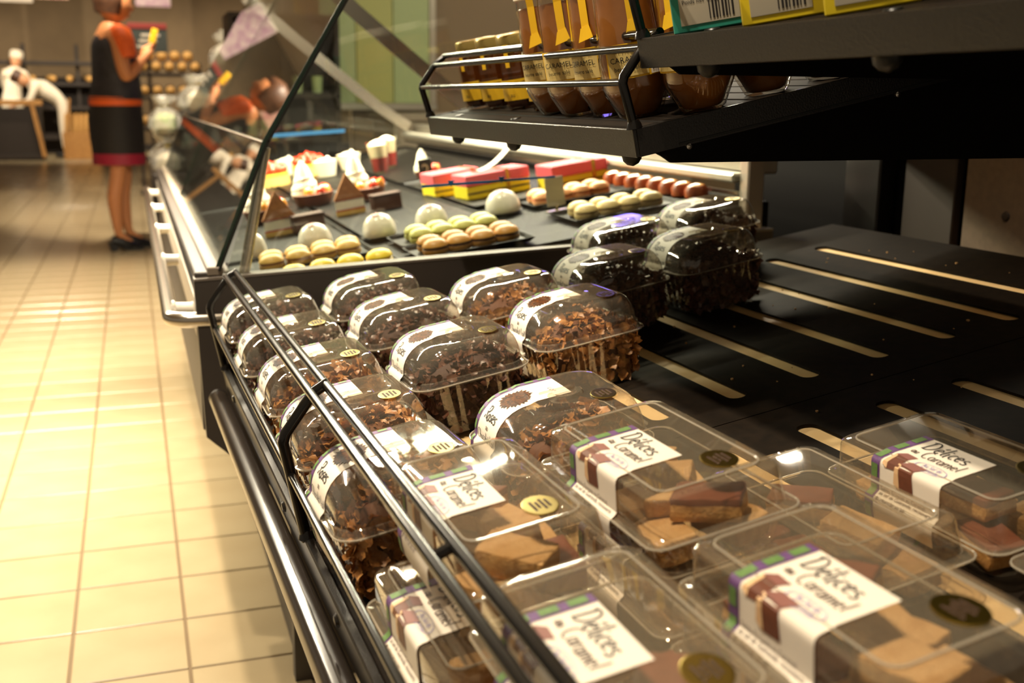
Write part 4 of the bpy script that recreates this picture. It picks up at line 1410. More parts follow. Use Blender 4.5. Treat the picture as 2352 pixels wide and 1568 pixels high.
def verrine(x, y, lb):
    t = thing('dessert_glass', lb, 'dessert glass', on_deck(x, y, 0, 0.002))
    B().lathe([(0.022, 0), (0.024, 0.003), (0.034, 0.100), (0.0325, 0.100), (0.0225, 0.006)], 20, cap1=False).obj('glass', 'jar_glass', t, smooth=True)
    B().lathe([(0.0215, 0.007), (0.027, 0.050)], 20).obj('compote', 'raspberry', t, smooth=True)
    B().lathe([(0.027, 0.050), (0.0305, 0.088), (0.02, 0.098), (0.0005, 0.104)], 20).obj('cream_top', 'cream', t, smooth=True)
    return t


verrine(0.790, 3.560, 'tall glass of layered cream dessert, next to the price tags')
verrine(0.730, 3.420, 'tall glass of layered cream dessert, left of the dark tag')

# gift boxes, tags and pieces under the back rail
def gift(x, y, rz, lb, wd=0.16):
    t = thing('gift_box', lb, 'gift box', on_deck(x, y, rz, 0.0015))
    B().bbox((-wd / 2, -0.045, 0), (wd / 2, 0.045, 0.030), 0.002).obj('box_base', 'yellow_box', t)
    B().bbox((-wd / 2 - 0.001, -0.046, 0.030), (wd / 2 + 0.001, 0.046, 0.056), 0.002).obj('box_lid', 'pink_card', t)
    B().bbox((-wd / 2 + 0.10, -0.0475, 0.002), (-wd / 2 + 0.108, 0.0475, 0.0575), 0.0005).obj('ribbon', 'gold', t)
    B().bbox((-wd / 2, -0.0455, 0.012), (wd / 2, -0.0440, 0.016), 0.0003).obj('stripe', 'price_black', t)
    return t


gift(0.800, 2.500, 0.10, 'pink and yellow gift box on the left, behind the dome cake')
gift(0.965, 2.400, 0.08, 'pink and yellow gift box on the right, under the back rail', 0.14)
gift(0.740, 2.640, 0.10, 'pink and yellow gift box at the back left of the other two', 0.12)


mat('ticket_grey', (176, 170, 156), 0.3)


def price_tag(x, y, rz, lb, s, mt='price_black'):
    t = thing('price_tag', lb, 'price tag', on_deck(x, y, rz, 0.0015))
    B().bbox((-0.020, -0.0015, 0.012), (0.020, 0.0015, 0.070), 0.001).obj('card', mt, t)
    B().bbox((-0.022, -0.008, 0.0), (0.022, 0.010, 0.004), 0.001).obj('foot', 'steel', t)
    B().bbox((-0.003, -0.002, 0.003), (0.003, 0.002, 0.014), 0.0005).obj('stem', 'steel', t)
    if s:
        ta, tf = text2d(s, 0.05, 'CENTER')
        B().add([(q[0], -0.0018, 0.022 + q[1]) for q in ta], tf).obj('lettering', 'white_plastic', t)
    return t


price_tag(0.745, 2.900, 0.2, 'black price tag reading 2 in front of the gift boxes', '2')
pt = thing('ticket_stand', 'curved white ticket standing on the gift box', 'ticket', on_deck(0.80, 2.50, 0.1, 0.0585))
B().grid(lambda u, v: (-0.045 + 0.09 * u, -0.012 + 0.03 * v, 0.002 + 0.040 * u * u), 14, 1).obj('card', 'paper', pt)
B().bbox((-0.05, -0.012, 0.0), (-0.03, 0.018, 0.0025), 0.0005).obj('clip', 'steel', pt)
price_tag(0.795, 2.060, 0.05, 'grey acrylic ticket holder in front of the apricot macarons', '', 'ticket_grey')
ob = None
for k in range(8):
    mx = on_deck(1.020, 1.90 + 0.056 * k, 0.1, 0.004)
    if ob is None:
        ob = thing('glazed_bun', 'nearest orange glazed bun in the row under the back rail', 'bun', mx, 'orange glazed buns')
        B().lathe([(0.018, 0.0), (0.023, 0.004), (0.023, 0.018), (0.017, 0.026), (0.0005, 0.029)], 18).obj('bun', 'orange_bun', ob, smooth=True)
        B().lathe([(0.0165, 0.0262), (0.010, 0.029), (0.0005, 0.0302)], 14).obj('glaze', 'peach', ob, smooth=True)
    else:
        dup(ob, mx, ('nearest', 'second', 'third', 'fourth', 'fifth', 'sixth', 'seventh', 'farthest')[k] + ' orange glazed bun in the row under the back rail')

# ------------------------------------------------------------------ the hall behind
mat('wall', (112, 93, 66), 0.8, rgb2=(104, 86, 61), scale=3)
mat('ceiling_paint', (232, 220, 200), 0.8)
mat('wall_side', (150, 128, 100), 0.8)
mat('green_panel', (196, 200, 124), 0.5)
mat('green_panel_b', (186, 204, 150), 0.5)
mat('dark_wood', (38, 28, 20), 0.6)
mat('crate_wood', (190, 140, 76), 0.6, rgb2=(170, 120, 62), scale=20)
mat('bread', (222, 176, 104), 0.65, rgb2=(196, 144, 74), scale=20)
mat('banner_white', (226, 214, 196), 0.6)
mat('banner_pink', (206, 140, 130), 0.6, rgb2=(226, 190, 160), scale=6)
mat('banner_lilac', (196, 150, 176), 0.6, rgb2=(230, 206, 206), scale=9)
mat('board_red', (150, 62, 58), 0.5)
mat('board_grey', (70, 76, 74), 0.5)
mat('steel_top', (150, 138, 122), 0.4, metal=0.3)
mat('poster_ochre', (120, 92, 20), 0.6)
mat('trolley_red', (120, 26, 26), 0.5)

struct(B().box((-9, 22.0, 0), (6.5, 22.2, 3.7)).obj('wall_back', 'wall'))
struct(B().box((1.55, 8.2, 0), (6.5, 8.35, 3.7)).obj('wall_right', 'wall_side'))
struct(B().box((-9, -1.5, 3.7), (6.5, 24, 3.8)).obj('ceiling', 'ceiling_paint'))
struct(B().box((-9, 21.95, 0), (6.5, 22.0, 0.12)).obj('baseboard_back', 'dark_wood'))

gp = thing('green_partition', 'pale green glazed partition behind the pastry counter', 'partition', Matrix.Translation((1.78, 8.05, 0)))
for k, x in enumerate((-0.50, -0.23, 0.04)):
    B().bbox((x, -0.01, 0.95), (x + 0.265, 0.01, 2.3), 0.004).obj('panel', 'green_panel' if k % 2 else 'green_panel_b', gp)
B().bbox((-0.52, -0.02, 0.90), (0.36, 0.02, 0.95), 0.004).obj('bottom_frame', 'alu', gp)
B().bbox((0.305, -0.02, 0.95), (0.355, 0.02, 2.3), 0.004).obj('side_frame', 'alu', gp)

cb = thing('dark_cabinet', 'dark shelving cabinet with cups behind the counter', 'cabinet', Matrix.Translation((0.99, 7.0, 0)))
B().bbox((-0.42, 0.20, 0.0), (0.22, 0.25, 1.47), 0.004).obj('back', 'dark_wood', cb)
for x in (-0.42, -0.12, 0.20):
    B().bbox((x, -0.15, 0.0), (x + 0.03, 0.2, 1.45), 0.004).obj('side', 'dark_wood', cb)
for z in (0.45, 0.72, 0.98, 1.44):
    B().bbox((-0.42, -0.15, z), (0.23, 0.2, z + 0.03), 0.004).obj('shelf', 'dark_wood', cb)
cm = B().lathe([(0.028, 0), (0.034, 0.10), (0.032, 0.10), (0.027, 0.006)], 16, cap1=False).mesh('paper_cup', 'green_panel_b', True)
for k, x in enumerate((-0.02, 0.10, -0.30, -0.22)):
    tag(link('paper_cup', cm, None, Matrix.Translation((0.99 + x, 6.93, 1.012 if k < 2 else 0.752))), ('left pale green cup on the upper board of the dark cabinet', 'right pale green cup on the upper board of the dark cabinet', 'left pale cup low in the dark cabinet', 'right pale cup low in the dark cabinet')[k], 'cup', 'cups in the dark cabinet')
wt = thing('worktop', 'grey steel worktop behind the counter', 'worktop', Matrix.Translation((2.1, 6.4, 0)))
B().bbox((-0.75, -0.3, 0.86), (1.2, 0.3, 0.90), 0.006).obj('top', 'steel_top', wt)
B().bbox((-0.72, -0.27, 0.0), (1.15, 0.27, 0.86), 0.006).obj('cabinet_body', 'steel_top', wt)
for x in (-0.4, 0.05, 0.5):
    dd = B().bbox((x, -0.285, 0.12), (x + 0.42, -0.27, 0.82), 0.004).obj('door', 'steel_top', wt)
    B().bbox((x + 0.35, -0.30, 0.60), (x + 0.37, -0.285, 0.76), 0.003).obj('handle', 'steel', dd)
tag(B().bbox((1.10, 7.9, 1.25), (1.27, 7.95, 1.95), 0.005).obj('yellow_poster', 'poster_ochre'), 'dark yellow poster beside the green partition', 'poster')

# banners under the ceiling
for x, wd, z0, z1, mt, lb in ((-1.70, 0.92, 2.30, 3.2, 'banner_white', 'white hanging banner at the top left corner'), (-0.98, 0.46, 2.36, 3.2, 'banner_pink', 'pinkish hanging banner left of the woman'), (0.42, 0.50, 2.30, 3.2, 'banner_lilac', 'lilac hanging poster right of the woman')):
    t = thing('hanging_banner', lb, 'banner', Matrix.Translation((x, 18.0, 0)))
    B().bbox((-wd / 2, -0.01, z0), (wd / 2, 0.01, z1), 0.004).obj('sheet', mt, t)
    B().bbox((-wd / 2, -0.02, z1), (wd / 2, 0.02, z1 + 0.03), 0.004).obj('rod', 'alu', t)

# price board on a stand
pb_ = thing('price_board', 'dark price board with a red heading above the bread stand', 'sign', Matrix.Translation((0.205, 12.0, 0)))
B().bbox((-0.19, 0.0, 1.42), (0.19, 0.03, 1.70), 0.004).obj('panel', 'board_grey', pb_)
B().bbox((-0.19, -0.006, 1.645), (0.19, 0.0, 1.70), 0.002).obj('heading', 'board_red', pb_)
for k in range(3):
    B().bbox((-0.10 + 0.02 * k, -0.005, 1.46 + 0.055 * k), (0.06 + 0.03 * k, 0.0, 1.485 + 0.055 * k), 0.001).obj('chalk_line', 'banner_white', pb_)
B().tube([(0, 0.05, 0), (0, 0.05, 1.5)], 0.015, 8).obj('pole', 'dark_wood', pb_)
B().bbox((-0.15, -0.1, 0), (0.15, 0.2, 0.03), 0.004).obj('foot', 'dark_wood', pb_)

LOAF = B().lathe([(0.005, -0.16), (0.045, -0.13), (0.06, 0.0), (0.045, 0.13), (0.005, 0.16)], 12).mesh('loaf', 'bread', True)
BAG = B().lathe([(0.004, -0.30), (0.03, -0.26), (0.034, 0.0), (0.03, 0.26), (0.004, 0.30)], 10).mesh('baguette', 'bread', True)
# bread stand right of the woman
bs = thing('bread_stand', 'black tiered bread stand right of the woman', 'shelf unit', Matrix.Translation((0.42, 13.0, 0)))
for z in (0.30, 0.62, 0.95, 1.20):
    B().bbox((-0.34, -0.2, z), (0.36, 0.2, z + 0.035), 0.005).obj('tier', 'dark_wood', bs)
for x in (-0.34, 0.33):
    B().bbox((x, 0.16, 0), (x + 0.03, 0.2, 1.35), 0.004).obj('upright', 'dark_wood', bs)
    B().bbox((x, -0.2, 0), (x + 0.03, -0.16, 1.2), 0.004).obj('upright', 'dark_wood', bs)
for z in (0.70, 1.02, 1.27):
    for k in range(5):
        tag(link('loaf', LOAF, None, Matrix.Translation((0.16 + 0.135 * k, 12.98, z + 0.032)) @ Matrix.Rotation(PI / 2, 4, 'X')), ('leftmost', 'second', 'middle', 'fourth', 'rightmost')[k] + ' round-ended loaf on the ' + {0.70: 'lowest filled', 1.02: 'middle', 1.27: 'top'}[z] + ' tier of the bread stand', 'bread', 'loaves on tier at %.2f' % z)
for k in range(4):
    tag(link('loaf', LOAF, None, Matrix.Translation((0.225 + 0.135 * k, 12.98, 1.415)) @ Matrix.Rotation(PI / 2, 4, 'X')), ORD[k] + ' loaf piled above the top tier of the bread stand', 'bread', 'piled loaves')

# crates of baguettes at the far bakery
def crate(x, y, lb, lean):
    t = thing('bread_crate', lb, 'crate', Matrix.Translation((x, y, 0)))
    for s in (-1, 1):
        B().bbox((-0.03, -0.03, 0), (0.03, 0.03, 0.86), 0.005).obj('frame_leg', 'crate_wood', t, Matrix.Translation((s * 0.42, -0.2, 0.05)) @ Matrix.Rotation(-s * lean, 4, 'Y'))
    B().bbox((-0.44, -0.23, 0.84), (0.44, -0.17, 0.92), 0.005).obj('top_rail', 'crate_wood', t)
    B().bbox((-0.40, -0.15, 0.10), (0.40, 0.25, 0.80), 0.005).obj('basket', 'dark_wood', t)
    B().bbox((-0.42, -0.2, 0.02), (0.42, 0.25, 0.10), 0.005).obj('base', 'dark_wood', t)
    return t


crate(-1.72, 19.0, 'wooden bread crate with a dark basket at far left', 0.16)
bk = thing('baguette_basket', 'basket of upright baguettes behind the bending baker', 'basket', Matrix.Translation((-0.78, 19.3, 0)))
for y in (-0.15, 0.13):
    B().bbox((-0.26, y, 0.12), (0.26, y + 0.02, 0.42), 0.004).obj('basket_wall', 'crate_wood', bk)
for x in (-0.26, 0.24):
    B().bbox((x, -0.13, 0.12), (x + 0.02, 0.13, 0.42), 0.004).obj('basket_wall', 'crate_wood', bk)
B().bbox((-0.26, -0.15, 0.0), (0.26, 0.15, 0.12), 0.004).obj('basket_base', 'crate_wood', bk)
for s in (-1, 1):
    B().bbox((-0.02, -0.17, 0.0), (0.02, -0.13, 0.95), 0.005).obj('side_post', 'crate_wood', bk, Matrix.Translation((s * 0.24, 0, 0)) @ Matrix.Rotation(0.12, 4, 'Y'))
for k in range(7):
    tag(link('baguette', BAG, None, Matrix.Translation((-0.99 + 0.075 * k, 19.30, 0.425)) @ Matrix.Rotation(0.06, 4, 'Y')), ('leftmost', 'second', 'third', 'middle', 'fifth', 'sixth', 'rightmost')[k] + ' baguette standing upright in the far basket', 'bread', 'upright baguettes')
rk = thing('bakery_rack', 'tall dark rack against the far wall behind the bakers', 'rack', Matrix.Translation((-1.1, 21.0, 0)))
for x in (-1.7, -0.6, 0.25, 1.1):
    B().bbox((x, -0.03, 0), (x + 0.06, 0.03, 1.85), 0.005).obj('upright', 'dark_wood', rk)
for z in (0.25, 0.75, 1.15, 1.5):
    B().bbox((-1.7, -0.2, z), (1.16, 0.25, z + 0.06), 0.005).obj('shelf', 'dark_wood', rk)
B().bbox((-1.7, 0.25, 0), (1.16, 0.29, 1.3), 0.005).obj('rack_back', 'dark_wood', rk)
for k in range(9):
    tag(link('loaf', LOAF, None, Matrix.Translation((-2.75 + 0.30 * k, 20.9, 1.275)) @ Matrix.Rotation(0.2 * (k % 3), 4, 'Z') @ Matrix.Rotation(PI / 2, 4, 'X')), ('leftmost', 'second', 'third', 'fourth', 'middle', 'sixth', 'seventh', 'eighth', 'rightmost')[k] + ' loaf lying on the far dark rack', 'bread', 'loaves on the far rack')
tr = thing('trolley', 'red and black trolley cut by the left picture edge', 'trolley', Matrix.Translation((-1.98, 17.2, 0)))
B().bbox((-0.3, -0.25, 0.35), (0.10, 0.25, 0.85), 0.02).obj('bin', 'trolley_red', tr)
B().bbox((-0.32, -0.27, 0.22), (0.14, 0.27, 0.35), 0.02).obj('chassis', 'dark_wood', tr)
for x in (-0.2, 0.06):
    for y in (-0.2, 0.2):
        B().lathe([(0.05, -0.02), (0.07, -0.015), (0.07, 0.015), (0.05, 0.02)], 16).obj('wheel', 'seal', tr, Matrix.Translation((x, y, 0.07)) @ Matrix.Rotation(PI / 2, 4, 'X'), smooth=True)
        B().bbox((x - 0.015, y - 0.03, 0.07), (x + 0.015, y + 0.03, 0.24), 0.004).obj('fork', 'steel', tr)

# cellophane parcels on a stepped stand beyond the counter
mat('parcel_fill', (240, 232, 214), 0.5, rgb2=(220, 204, 170), scale=14)
mat('parcel_green', (150, 190, 90), 0.5, rgb2=(210, 200, 170), scale=14)
st = thing('parcel_stand', 'stepped dark stand piled with cellophane parcels beyond the counter', 'display stand', Matrix.Translation((0.62, 8.9, 0)))
STEP = [(-0.50, -0.26, 0.44), (-0.26, -0.02, 0.88), (-0.02, 0.22, 1.20), (0.22, 0.46, 1.48), (0.46, 0.70, 1.72)]
for x0, x1, z in STEP:
    B().bbox((x0, -0.5, 0), (x1, 0.5, z), 0.01).obj('step', 'dark_wood', st)


def parcel_mesh(seed, fill):
    rnd = random.Random(seed)
    b = B()
    rg = []
    for z, r in ((0.0, 0.085), (0.03, 0.11), (0.10, 0.115), (0.15, 0.085), (0.185, 0.025), (0.20, 0.020), (0.225, 0.055), (0.26, 0.085)):
        rg.append([(r * (1 + 0.16 * math.sin(5 * a + seed) + rnd.uniform(-0.14, 0.14)) * math.cos(a), r * (1 + rnd.uniform(-0.14, 0.14)) * math.sin(a), z + rnd.uniform(-0.012, 0.012) * (z > 0)) for a in [2 * PI * k / 14 for k in range(14)]])
    b.loft(rg, 0, True, False)
    return b.mesh('wrap', 'cellophane'), B().lathe([(0.06, 0.004), (0.085, 0.03), (0.085, 0.10), (0.05, 0.14), (0.001, 0.15)], 12).mesh('contents', fill, True)


PM = [parcel_mesh(s, 'parcel_green' if s == 3 else 'parcel_fill') for s in range(4)]
rib = B().lathe([(0.024, 0.186), (0.030, 0.193), (0.024, 0.200)], 14).mesh('ribbon', 'gold', True)
rnd = random.Random(5)
for si, (x0, x1, z) in enumerate(STEP):
    for ix in range(2 if si == 0 else 1):
        for iy in range(4):
            w_, c_ = PM[rnd.randrange(4)]
            t = thing('gift_parcel', ('nearest', 'second', 'third', 'farthest')[iy] + (' upper' if ix else '') + ' cellophane-wrapped parcel on the %s step of the dark stand' % ('lowest', 'second', 'middle', 'fourth', 'top')[si], 'parcel',
                      Matrix.Translation((0.62 + x0 + 0.12, 8.9 - 0.38 + 0.25 * iy, z + 0.001 + 0.285 * ix)) @ Matrix.Rotation(rnd.uniform(0, 6), 4, 'Z'), 'parcels on step %d' % si)
            link('wrap', w_, t)
            link('contents', c_, t)
            link('ribbon', rib, t)

# ------------------------------------------------------------------ people
mat('skin', (196, 130, 84), 0.55, sss=0.1)
mat('skin_light', (206, 150, 110), 0.55)
mat('hair', (66, 40, 24), 0.5, rgb2=(84, 52, 30), scale=40)
mat('top_navy', (26, 23, 26), 0.6, rgb2=(42, 38, 44), scale=22)
mat('orange_cloth', (226, 96, 30), 0.6)
mat('black_cloth', (22, 17, 16), 0.7)
mat('magenta_cloth', (150, 20, 50), 0.6)
mat('shoe_black', (14, 12, 12), 0.35)
mat('chef_white', (238, 226, 204), 0.7)


def figure(name, joints, edges, mt, parent=None, mx=None, sub=2):
    """one continuous skinned surface; joints: name -> (x, y, z, radius)"""
    names = list(joints)
    me = D.meshes.new(name)
    me.from_pydata([joints[n][:3] for n in names], [(names.index(a), names.index(c)) for a, c in edges], [])
    ob = D.objects.new(name, me)
    COL.objects.link(ob)
    sk = ob.modifiers.new('skin', 'SKIN')
    sk.use_smooth_shade = True
    for i, n in enumerate(names):
        r = joints[n][3]
        me.skin_vertices[0].data[i].radius = r if isinstance(r, tuple) else (r, r)
    me.skin_vertices[0].data[0].use_root = True
    ss = ob.modifiers.new('sub', 'SUBSURF')
    ss.levels = ss.render_levels = sub
    dg = bpy.context.evaluated_depsgraph_get()
    out = D.meshes.new_from_object(ob.evaluated_get(dg))
    D.objects.remove(ob)
    out.materials.clear()
    out.materials.append(MATS[mt])
    for p in out.polygons:
        p.use_smooth = True
    return link(name, out, parent, mx)


def chain(*n):
    return [(n[i], n[i + 1]) for i in range(len(n) - 1)]


def hand(j, e, root, base, d, side, s=1.0):
    """five short bent fingers leaving a palm; d = pointing direction"""
    d = Vector(d).normalized()
    l = Vector(side).normalized()
    c = d.cross(l)
    b0 = Vector(base)
    j[root + 'palm'] = (*(b0 + d * 0.045 * s), 0.026 * s)
    e.append((root, root + 'palm'))
    for k, (o, L) in enumerate(((-0.027, 0.058), (-0.009, 0.072), (0.009, 0.070), (0.027, 0.055))):
        a = b0 + d * 0.085 * s + l * o * s
        m1 = a + d * L * 0.45 * s - c * 0.008
        m2 = a + d * L * 0.85 * s - c * 0.028
        j[root + 'f%da' % k], j[root + 'f%db' % k], j[root + 'f%dc' % k] = (*a, 0.0095 * s), (*m1, 0.0085 * s), (*m2, 0.0075 * s)
        e += chain(root + 'palm', root + 'f%da' % k, root + 'f%db' % k, root + 'f%dc' % k)
    a = b0 + d * 0.045 * s - l * 0.036 * s
    m1 = a + d * 0.035 * s - l * 0.014 * s - c * 0.012
    j[root + 'ta'], j[root + 'tb'] = (*a, 0.011 * s), (*m1, 0.009 * s)
    e += chain(root + 'palm', root + 'ta', root + 'tb')


def head_mesh(r, nose=True):
    b = B()
    rg = []
    n = 20
    for k in range(13):
        t = -1 + 2 * k / 12
        rr = math.sqrt(max(0.0, 1 - t * t))
        ring = []
        for i in range(n):
            a = 2 * PI * i / n
            x = 0.105 * rr * math.cos(a)
            y = 0.078 * rr * math.sin(a)
            z = 0.125 * t
            if math.cos(a) > 0.2 and t < -0.2:
                x *= 0.86 + 0.1 * math.cos(a)
            if nose and abs(math.sin(a)) < 0.32 and math.cos(a) > 0:
                x += 0.020 * math.exp(-((t + 0.12) / 0.14) ** 2) + 0.007 * math.exp(-((t + 0.52) / 0.1) ** 2) - 0.006 * math.exp(-((t - 0.12) / 0.1) ** 2)
            ring.append((x, y, z))
        rg.append(ring)
    rg[0] = [(0.02 * math.cos(2 * PI * i / n), 0.02 * math.sin(2 * PI * i / n), -0.123) for i in range(n)]
    rg[-1] = [(0.004 * math.cos(2 * PI * i / n), 0.004 * math.sin(2 * PI * i / n), 0.125) for i in range(n)]
    return b.loft(rg)


def ell_loft(b, rings, n=28, mi=0, cap0=False, cap1=False):
    return b.loft([[(cx + rx * math.cos(2 * PI * k / n), cy + ry * math.sin(2 * PI * k / n), z + tl * math.cos(2 * PI * k / n)) for k in range(n)] for cx, cy, z, rx, ry, tl in rings], mi, cap0, cap1)


WX, WY = -0.070, 7.66
wm = thing('person', 'woman in dark top, black skirt with magenta hem and heels, standing in the aisle', 'person', Matrix.Translation((WX, WY, 0)) @ Matrix.Rotation(0.25, 4, 'Z'))
J, E_ = {}, []
J['pelvis'] = (-0.02, 0, 0.92, (0.115, 0.135))
J['waist'] = (-0.01, 0, 1.06, (0.105, 0.12))
J['chest'] = (-0.01, 0, 1.24, (0.12, 0.145))
J['collar'] = (-0.035, 0, 1.36, (0.08, 0.12))
J['neck'] = (-0.02, 0, 1.43, 0.05)
J['skull'] = (0.005, 0, 1.50, 0.05)
E_ += chain('pelvis', 'waist', 'chest', 'collar', 'neck', 'skull')
for s, n in ((-1, 'r'), (1, 'l')):
    J[n + 'hip'] = (-0.02, s * 0.075, 0.84, 0.088)
    J[n + 'knee'] = (-0.01 + 0.035 * s, s * 0.062, 0.49, 0.054)
    J[n + 'calf'] = (-0.04 + 0.040 * s, s * 0.06, 0.34, 0.053)
    J[n + 'ankle'] = (-0.020 + 0.045 * s, s * 0.055, 0.105, 0.029)
    J[n + 'toe'] = (0.07 + 0.05 * s, s * 0.06, 0.035, 0.026)
    E_ += chain('pelvis', n + 'hip', n + 'knee', n + 'calf', n + 'ankle', n + 'toe')
    J[n + 'sh'] = (-0.02, s * 0.165, 1.345, 0.052)
    J[n + 'el'] = (0.005 if s < 0 else 0.0, s * 0.205, 1.085, 0.048)
    J[n + 'wr'] = (0.165, s * 0.10, 1.235, 0.028)
    E_ += chain('collar', n + 'sh', n + 'el', n + 'wr')
    hand(J, E_, n + 'wr', J[n + 'wr'][:3], (0.6, -s * 0.25, 0.7), (0.2, s * 1.0, 0.1), 0.95)
figure('body', J, E_, 'skin', wm)
hd = head_mesh(0.1).obj('head', 'skin', wm, Matrix.Translation((0.018, 0, 1.555)) @ Matrix.Rotation(0.15, 4, 'Y'), smooth=True, angle=80)
for s in (-1, 1):
    B().lathe([(0.001, -0.004), (0.018, 0.0), (0.016, 0.006), (0.001, 0.008)], 12, sx=0.7).obj('ear', 'skin', hd, Matrix.Translation((-0.012, s * 0.076, -0.01)) @ Matrix.Rotation(-s * PI / 2, 4, 'X'), smooth=True)
    B().lathe([(0.0005, -0.006), (0.008, -0.003), (0.008, 0.003), (0.0005, 0.006)], 10).obj('eye', 'shoe_black', hd, Matrix.Translation((0.086, s * 0.032, 0.014)), smooth=True)
B().bbox((0.088, -0.022, -0.068), (0.096, 0.022, -0.060), 0.003).obj('mouth', 'magenta_cloth', hd)
# hair: a cap reaching the nape, leaving the face free
b = B()
rg = []
n = 24
for k in range(11):
    t = -0.62 + 1.62 * k / 10
    rr = math.sqrt(max(0.0, 1 - min(1, t) ** 2)) if t > -0.2 else 0.96 - 0.25 * (-0.2 - t)
    ring = []
    for i in range(n):
        a = 2 * PI * i / n
        face = math.cos(a) > 0.30 and t < 0.42
        q = 0.90 if face else 1.13 + 0.04 * math.sin(7 * a + 3 * t)
        ring.append((0.105 * rr * math.cos(a) * q - 0.006, 0.080 * rr * math.sin(a) * (q if not face else 0.93), 0.135 * t + 0.004))
    rg.append(ring)
b.loft(rg, cap0=False)
b.obj('hair', 'hair', wm, Matrix.Translation((0.012, 0, 1.562)) @ Matrix.Rotation(0.15, 4, 'Y'), smooth=True, angle=80)
b = B()
ell_loft(b, [(-0.012, 0, 0.965, 0.168, 0.184, 0), (-0.008, 0, 1.0, 0.158, 0.172, 0), (-0.004, 0, 1.10, 0.146, 0.158, 0), (0.006, 0, 1.20, 0.152, 0.164, 0), (-0.01, 0, 1.29, 0.132, 0.168, 0), (-0.03, 0, 1.345, 0.098, 0.150, 0.02), (-0.035, 0, 1.375, 0.075, 0.112, 0.02)])
b.obj('top', 'top_navy', wm, smooth=True, angle=80)
b = B()
ell_loft(b, [(-0.015, 0, 0.925, 0.160, 0.180, 0), (-0.015, 0, 0.95, 0.163, 0.183, 0), (-0.015, 0, 0.975, 0.161, 0.181, -0.006)])
b.obj('waistband', 'orange_cloth', wm, smooth=True, angle=80)
b = B()
ell_loft(b, [(-0.015, 0, 0.935, 0.156, 0.176, 0), (-0.022, 0, 0.84, 0.168, 0.19, 0), (-0.02, 0, 0.72, 0.166, 0.188, 0), (-0.016, 0, 0.615, 0.160, 0.180, 0)])
b.obj('skirt', 'black_cloth', wm, smooth=True, angle=80)
b = B()
ell_loft(b, [(-0.016, 0, 0.625, 0.163, 0.183, 0), (-0.016, 0, 0.555, 0.164, 0.184, 0)])
b.obj('skirt_hem', 'magenta_cloth', wm, smooth=True, angle=80)
for s in (-1, 1):
    b = B()
    b.tube([(-0.03, s * 0.118, 1.375), (-0.012, s * 0.165, 1.352), (0.000, s * 0.195, 1.30), (0.012, s * 0.205, 1.22)], [0.055, 0.066, 0.062, 0.052], 14)
    b.obj('sleeve', 'orange_cloth', wm, Matrix.Translation((0.018, 0, 0)), smooth=True, angle=80)
    ax, ay = J[('r' if s < 0 else 'l') + 'ankle'][:2]
    b = B()
    b.tube([(ax - 0.045, ay, 0.072), (ax + 0.01, ay, 0.060), (ax + 0.075, ay, 0.030), (ax + 0.135, ay, 0.024)], [0.030, 0.037, 0.038, 0.020], 12)
    b.prism([(ax - 0.07, 0.065), (ax - 0.055, 0.0), (ax - 0.020, 0.0), (ax + 0.005, 0.045)], ay - 0.022, ay + 0.022, axis=1)
    b.prism([(ax - 0.02, 0.030), (ax + 0.06, 0.0), (ax + 0.145, 0.0), (ax + 0.150, 0.014), (ax + 0.06, 0.03)], ay - 0.032, ay + 0.032, axis=1)
    b.obj('shoe', 'shoe_black', wm, smooth=True, angle=50)
tag(B().bbox((-0.02, -0.012, 0.0), (0.02, 0.012, 0.09), 0.004).obj('phone', 'label_yellow', None, Matrix.Translation((0.155, 7.60, 1.315)) @ Matrix.Rotation(0.3, 4, 'Y')), 'small yellow item held up in the hands of the woman', 'item')


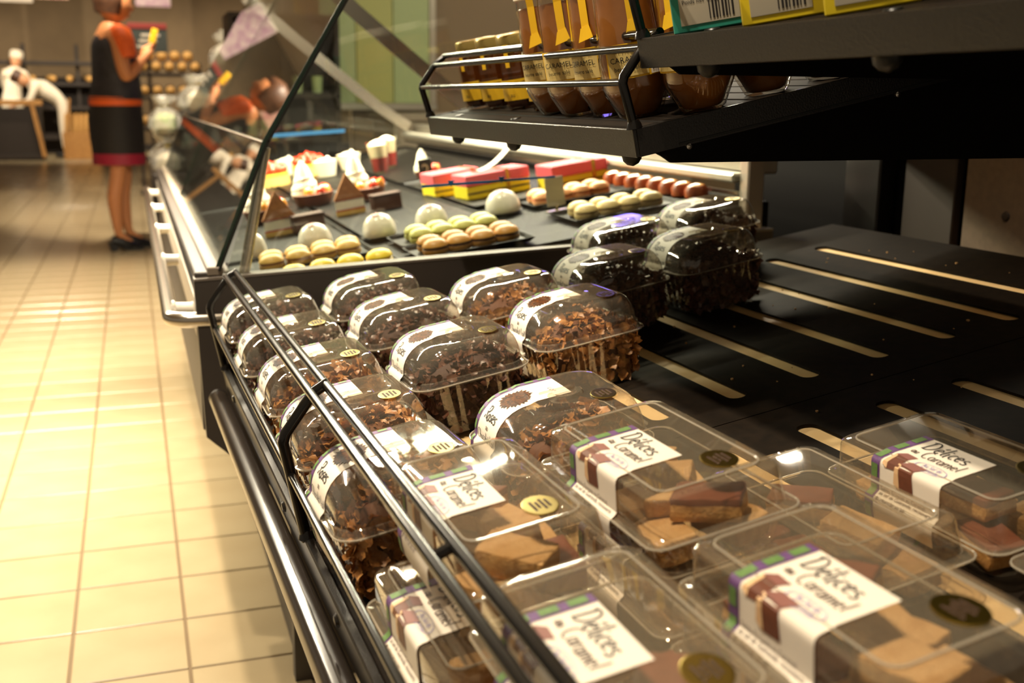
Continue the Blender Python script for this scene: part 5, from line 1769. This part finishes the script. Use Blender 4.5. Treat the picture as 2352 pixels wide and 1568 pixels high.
def baker(lb, x, y, bend, hat, rz):
    t = thing('person', lb, 'person', Matrix.Translation((x, y, 0)) @ Matrix.Rotation(rz, 4, 'Z'))
    ca, sa = math.cos(bend), math.sin(bend)

    def sp(dx, dy, dz):          # points of the bent upper body, hinged at the hip
        return (dx * ca + dz * sa, dy, 0.92 + dz * ca - dx * sa)
    J, E_ = {}, []
    J['pelvis'] = (*sp(0, 0, 0), 0.14)
    J['waist'] = (*sp(0, 0, 0.16), 0.13)
    J['chest'] = (*sp(0, 0, 0.36), 0.155)
    J['collar'] = (*sp(-0.01, 0, 0.47), 0.10)
    J['neck'] = (*sp(0, 0, 0.55), 0.055)
    E_ += chain('pelvis', 'waist', 'chest', 'collar', 'neck')
    for s, n in ((-1, 'r'), (1, 'l')):
        J[n + 'hip'] = (0, s * 0.09, 0.82, 0.10)
        J[n + 'knee'] = (0.02, s * 0.10, 0.48, 0.075)
        J[n + 'ankle'] = (0.0, s * 0.10, 0.10, 0.06)
        E_ += chain('pelvis', n + 'hip', n + 'knee', n + 'ankle')
        J[n + 'sh'] = (*sp(0, s * 0.18, 0.45), 0.065)
        q = Vector(J[n + 'sh'][:3])
        J[n + 'el'] = (*(q + Vector((0.10, s * 0.04, -0.24))), 0.052)
        J[n + 'wr'] = (*(q + Vector((0.30, -s * 0.02, -0.30))), 0.036)
        E_ += chain('collar', n + 'sh', n + 'el', n + 'wr')
    Jh = dict(J)
    figure('uniform', J, E_, 'chef_white', t)
    hz = Vector(sp(0.02, 0, 0.68))
    h_ = head_mesh(0.1).obj('head', 'skin_light', t, Matrix.Translation(hz) @ Matrix.Rotation(bend, 4, 'Y'), smooth=True, angle=80)
    B().lathe([(0.100, 0.03), (0.102, 0.06), (0.108, 0.10), (0.100, 0.15), (0.05, 0.16), (0.0005, 0.161)], 20).obj('hat' if hat else 'hair', 'chef_white' if hat else 'hair', h_, smooth=True)
    for s, n in ((-1, 'r'), (1, 'l')):
        jj, ee = {n: (*J[n + 'wr'][:3], 0.028)}, []
        hand(jj, ee, n, J[n + 'wr'][:3], (0.9, 0, -0.4), (0, s, 0), 1.0)
        figure('hand', jj, ee, 'skin_light', t, sub=1)
        B().tube([(-0.06, s * 0.10, 0.05), (0.04, s * 0.10, 0.05), (0.17, s * 0.10, 0.035)], [0.045, 0.05, 0.035], 10).obj('shoe', 'shoe_black', t, smooth=True)
    return t


baker('baker in white with a white cap, seen from behind at far left', -1.84, 20.3, 0.35, True, 1.2)
baker('baker in white bending forward over the bread crate', -1.02, 19.7, 1.05, False, PI)

# unseen violet lamp, added for the violet sheen on the box lids
lm = D.materials.new('violet_tube')
lm.use_nodes = True
lb_ = lm.node_tree.nodes['Principled BSDF']
lb_.inputs['Base Color'].default_value = (0.2, 0.15, 0.8, 1)
lb_.inputs['Emission Color'].default_value = (0.25, 0.18, 1.0, 1)
lb_.inputs['Emission Strength'].default_value = 9.0
MATS['violet_tube'] = lm
il = thing('violet_lamp', 'unseen violet lamp added for the sheen on the box lids', 'lamp', Matrix.Translation((3.05, 8.12, 2.42)))
B().bbox((-0.42, 0.02, -0.22), (0.42, 0.08, 0.22), 0.01).obj('housing', 'white_plastic', il)
for z in (-0.13, -0.045, 0.045, 0.13):
    B().tube([(-0.38, 0.0, z), (0.38, 0.0, z)], 0.022, 10).obj('tube', 'violet_tube', il, smooth=True)
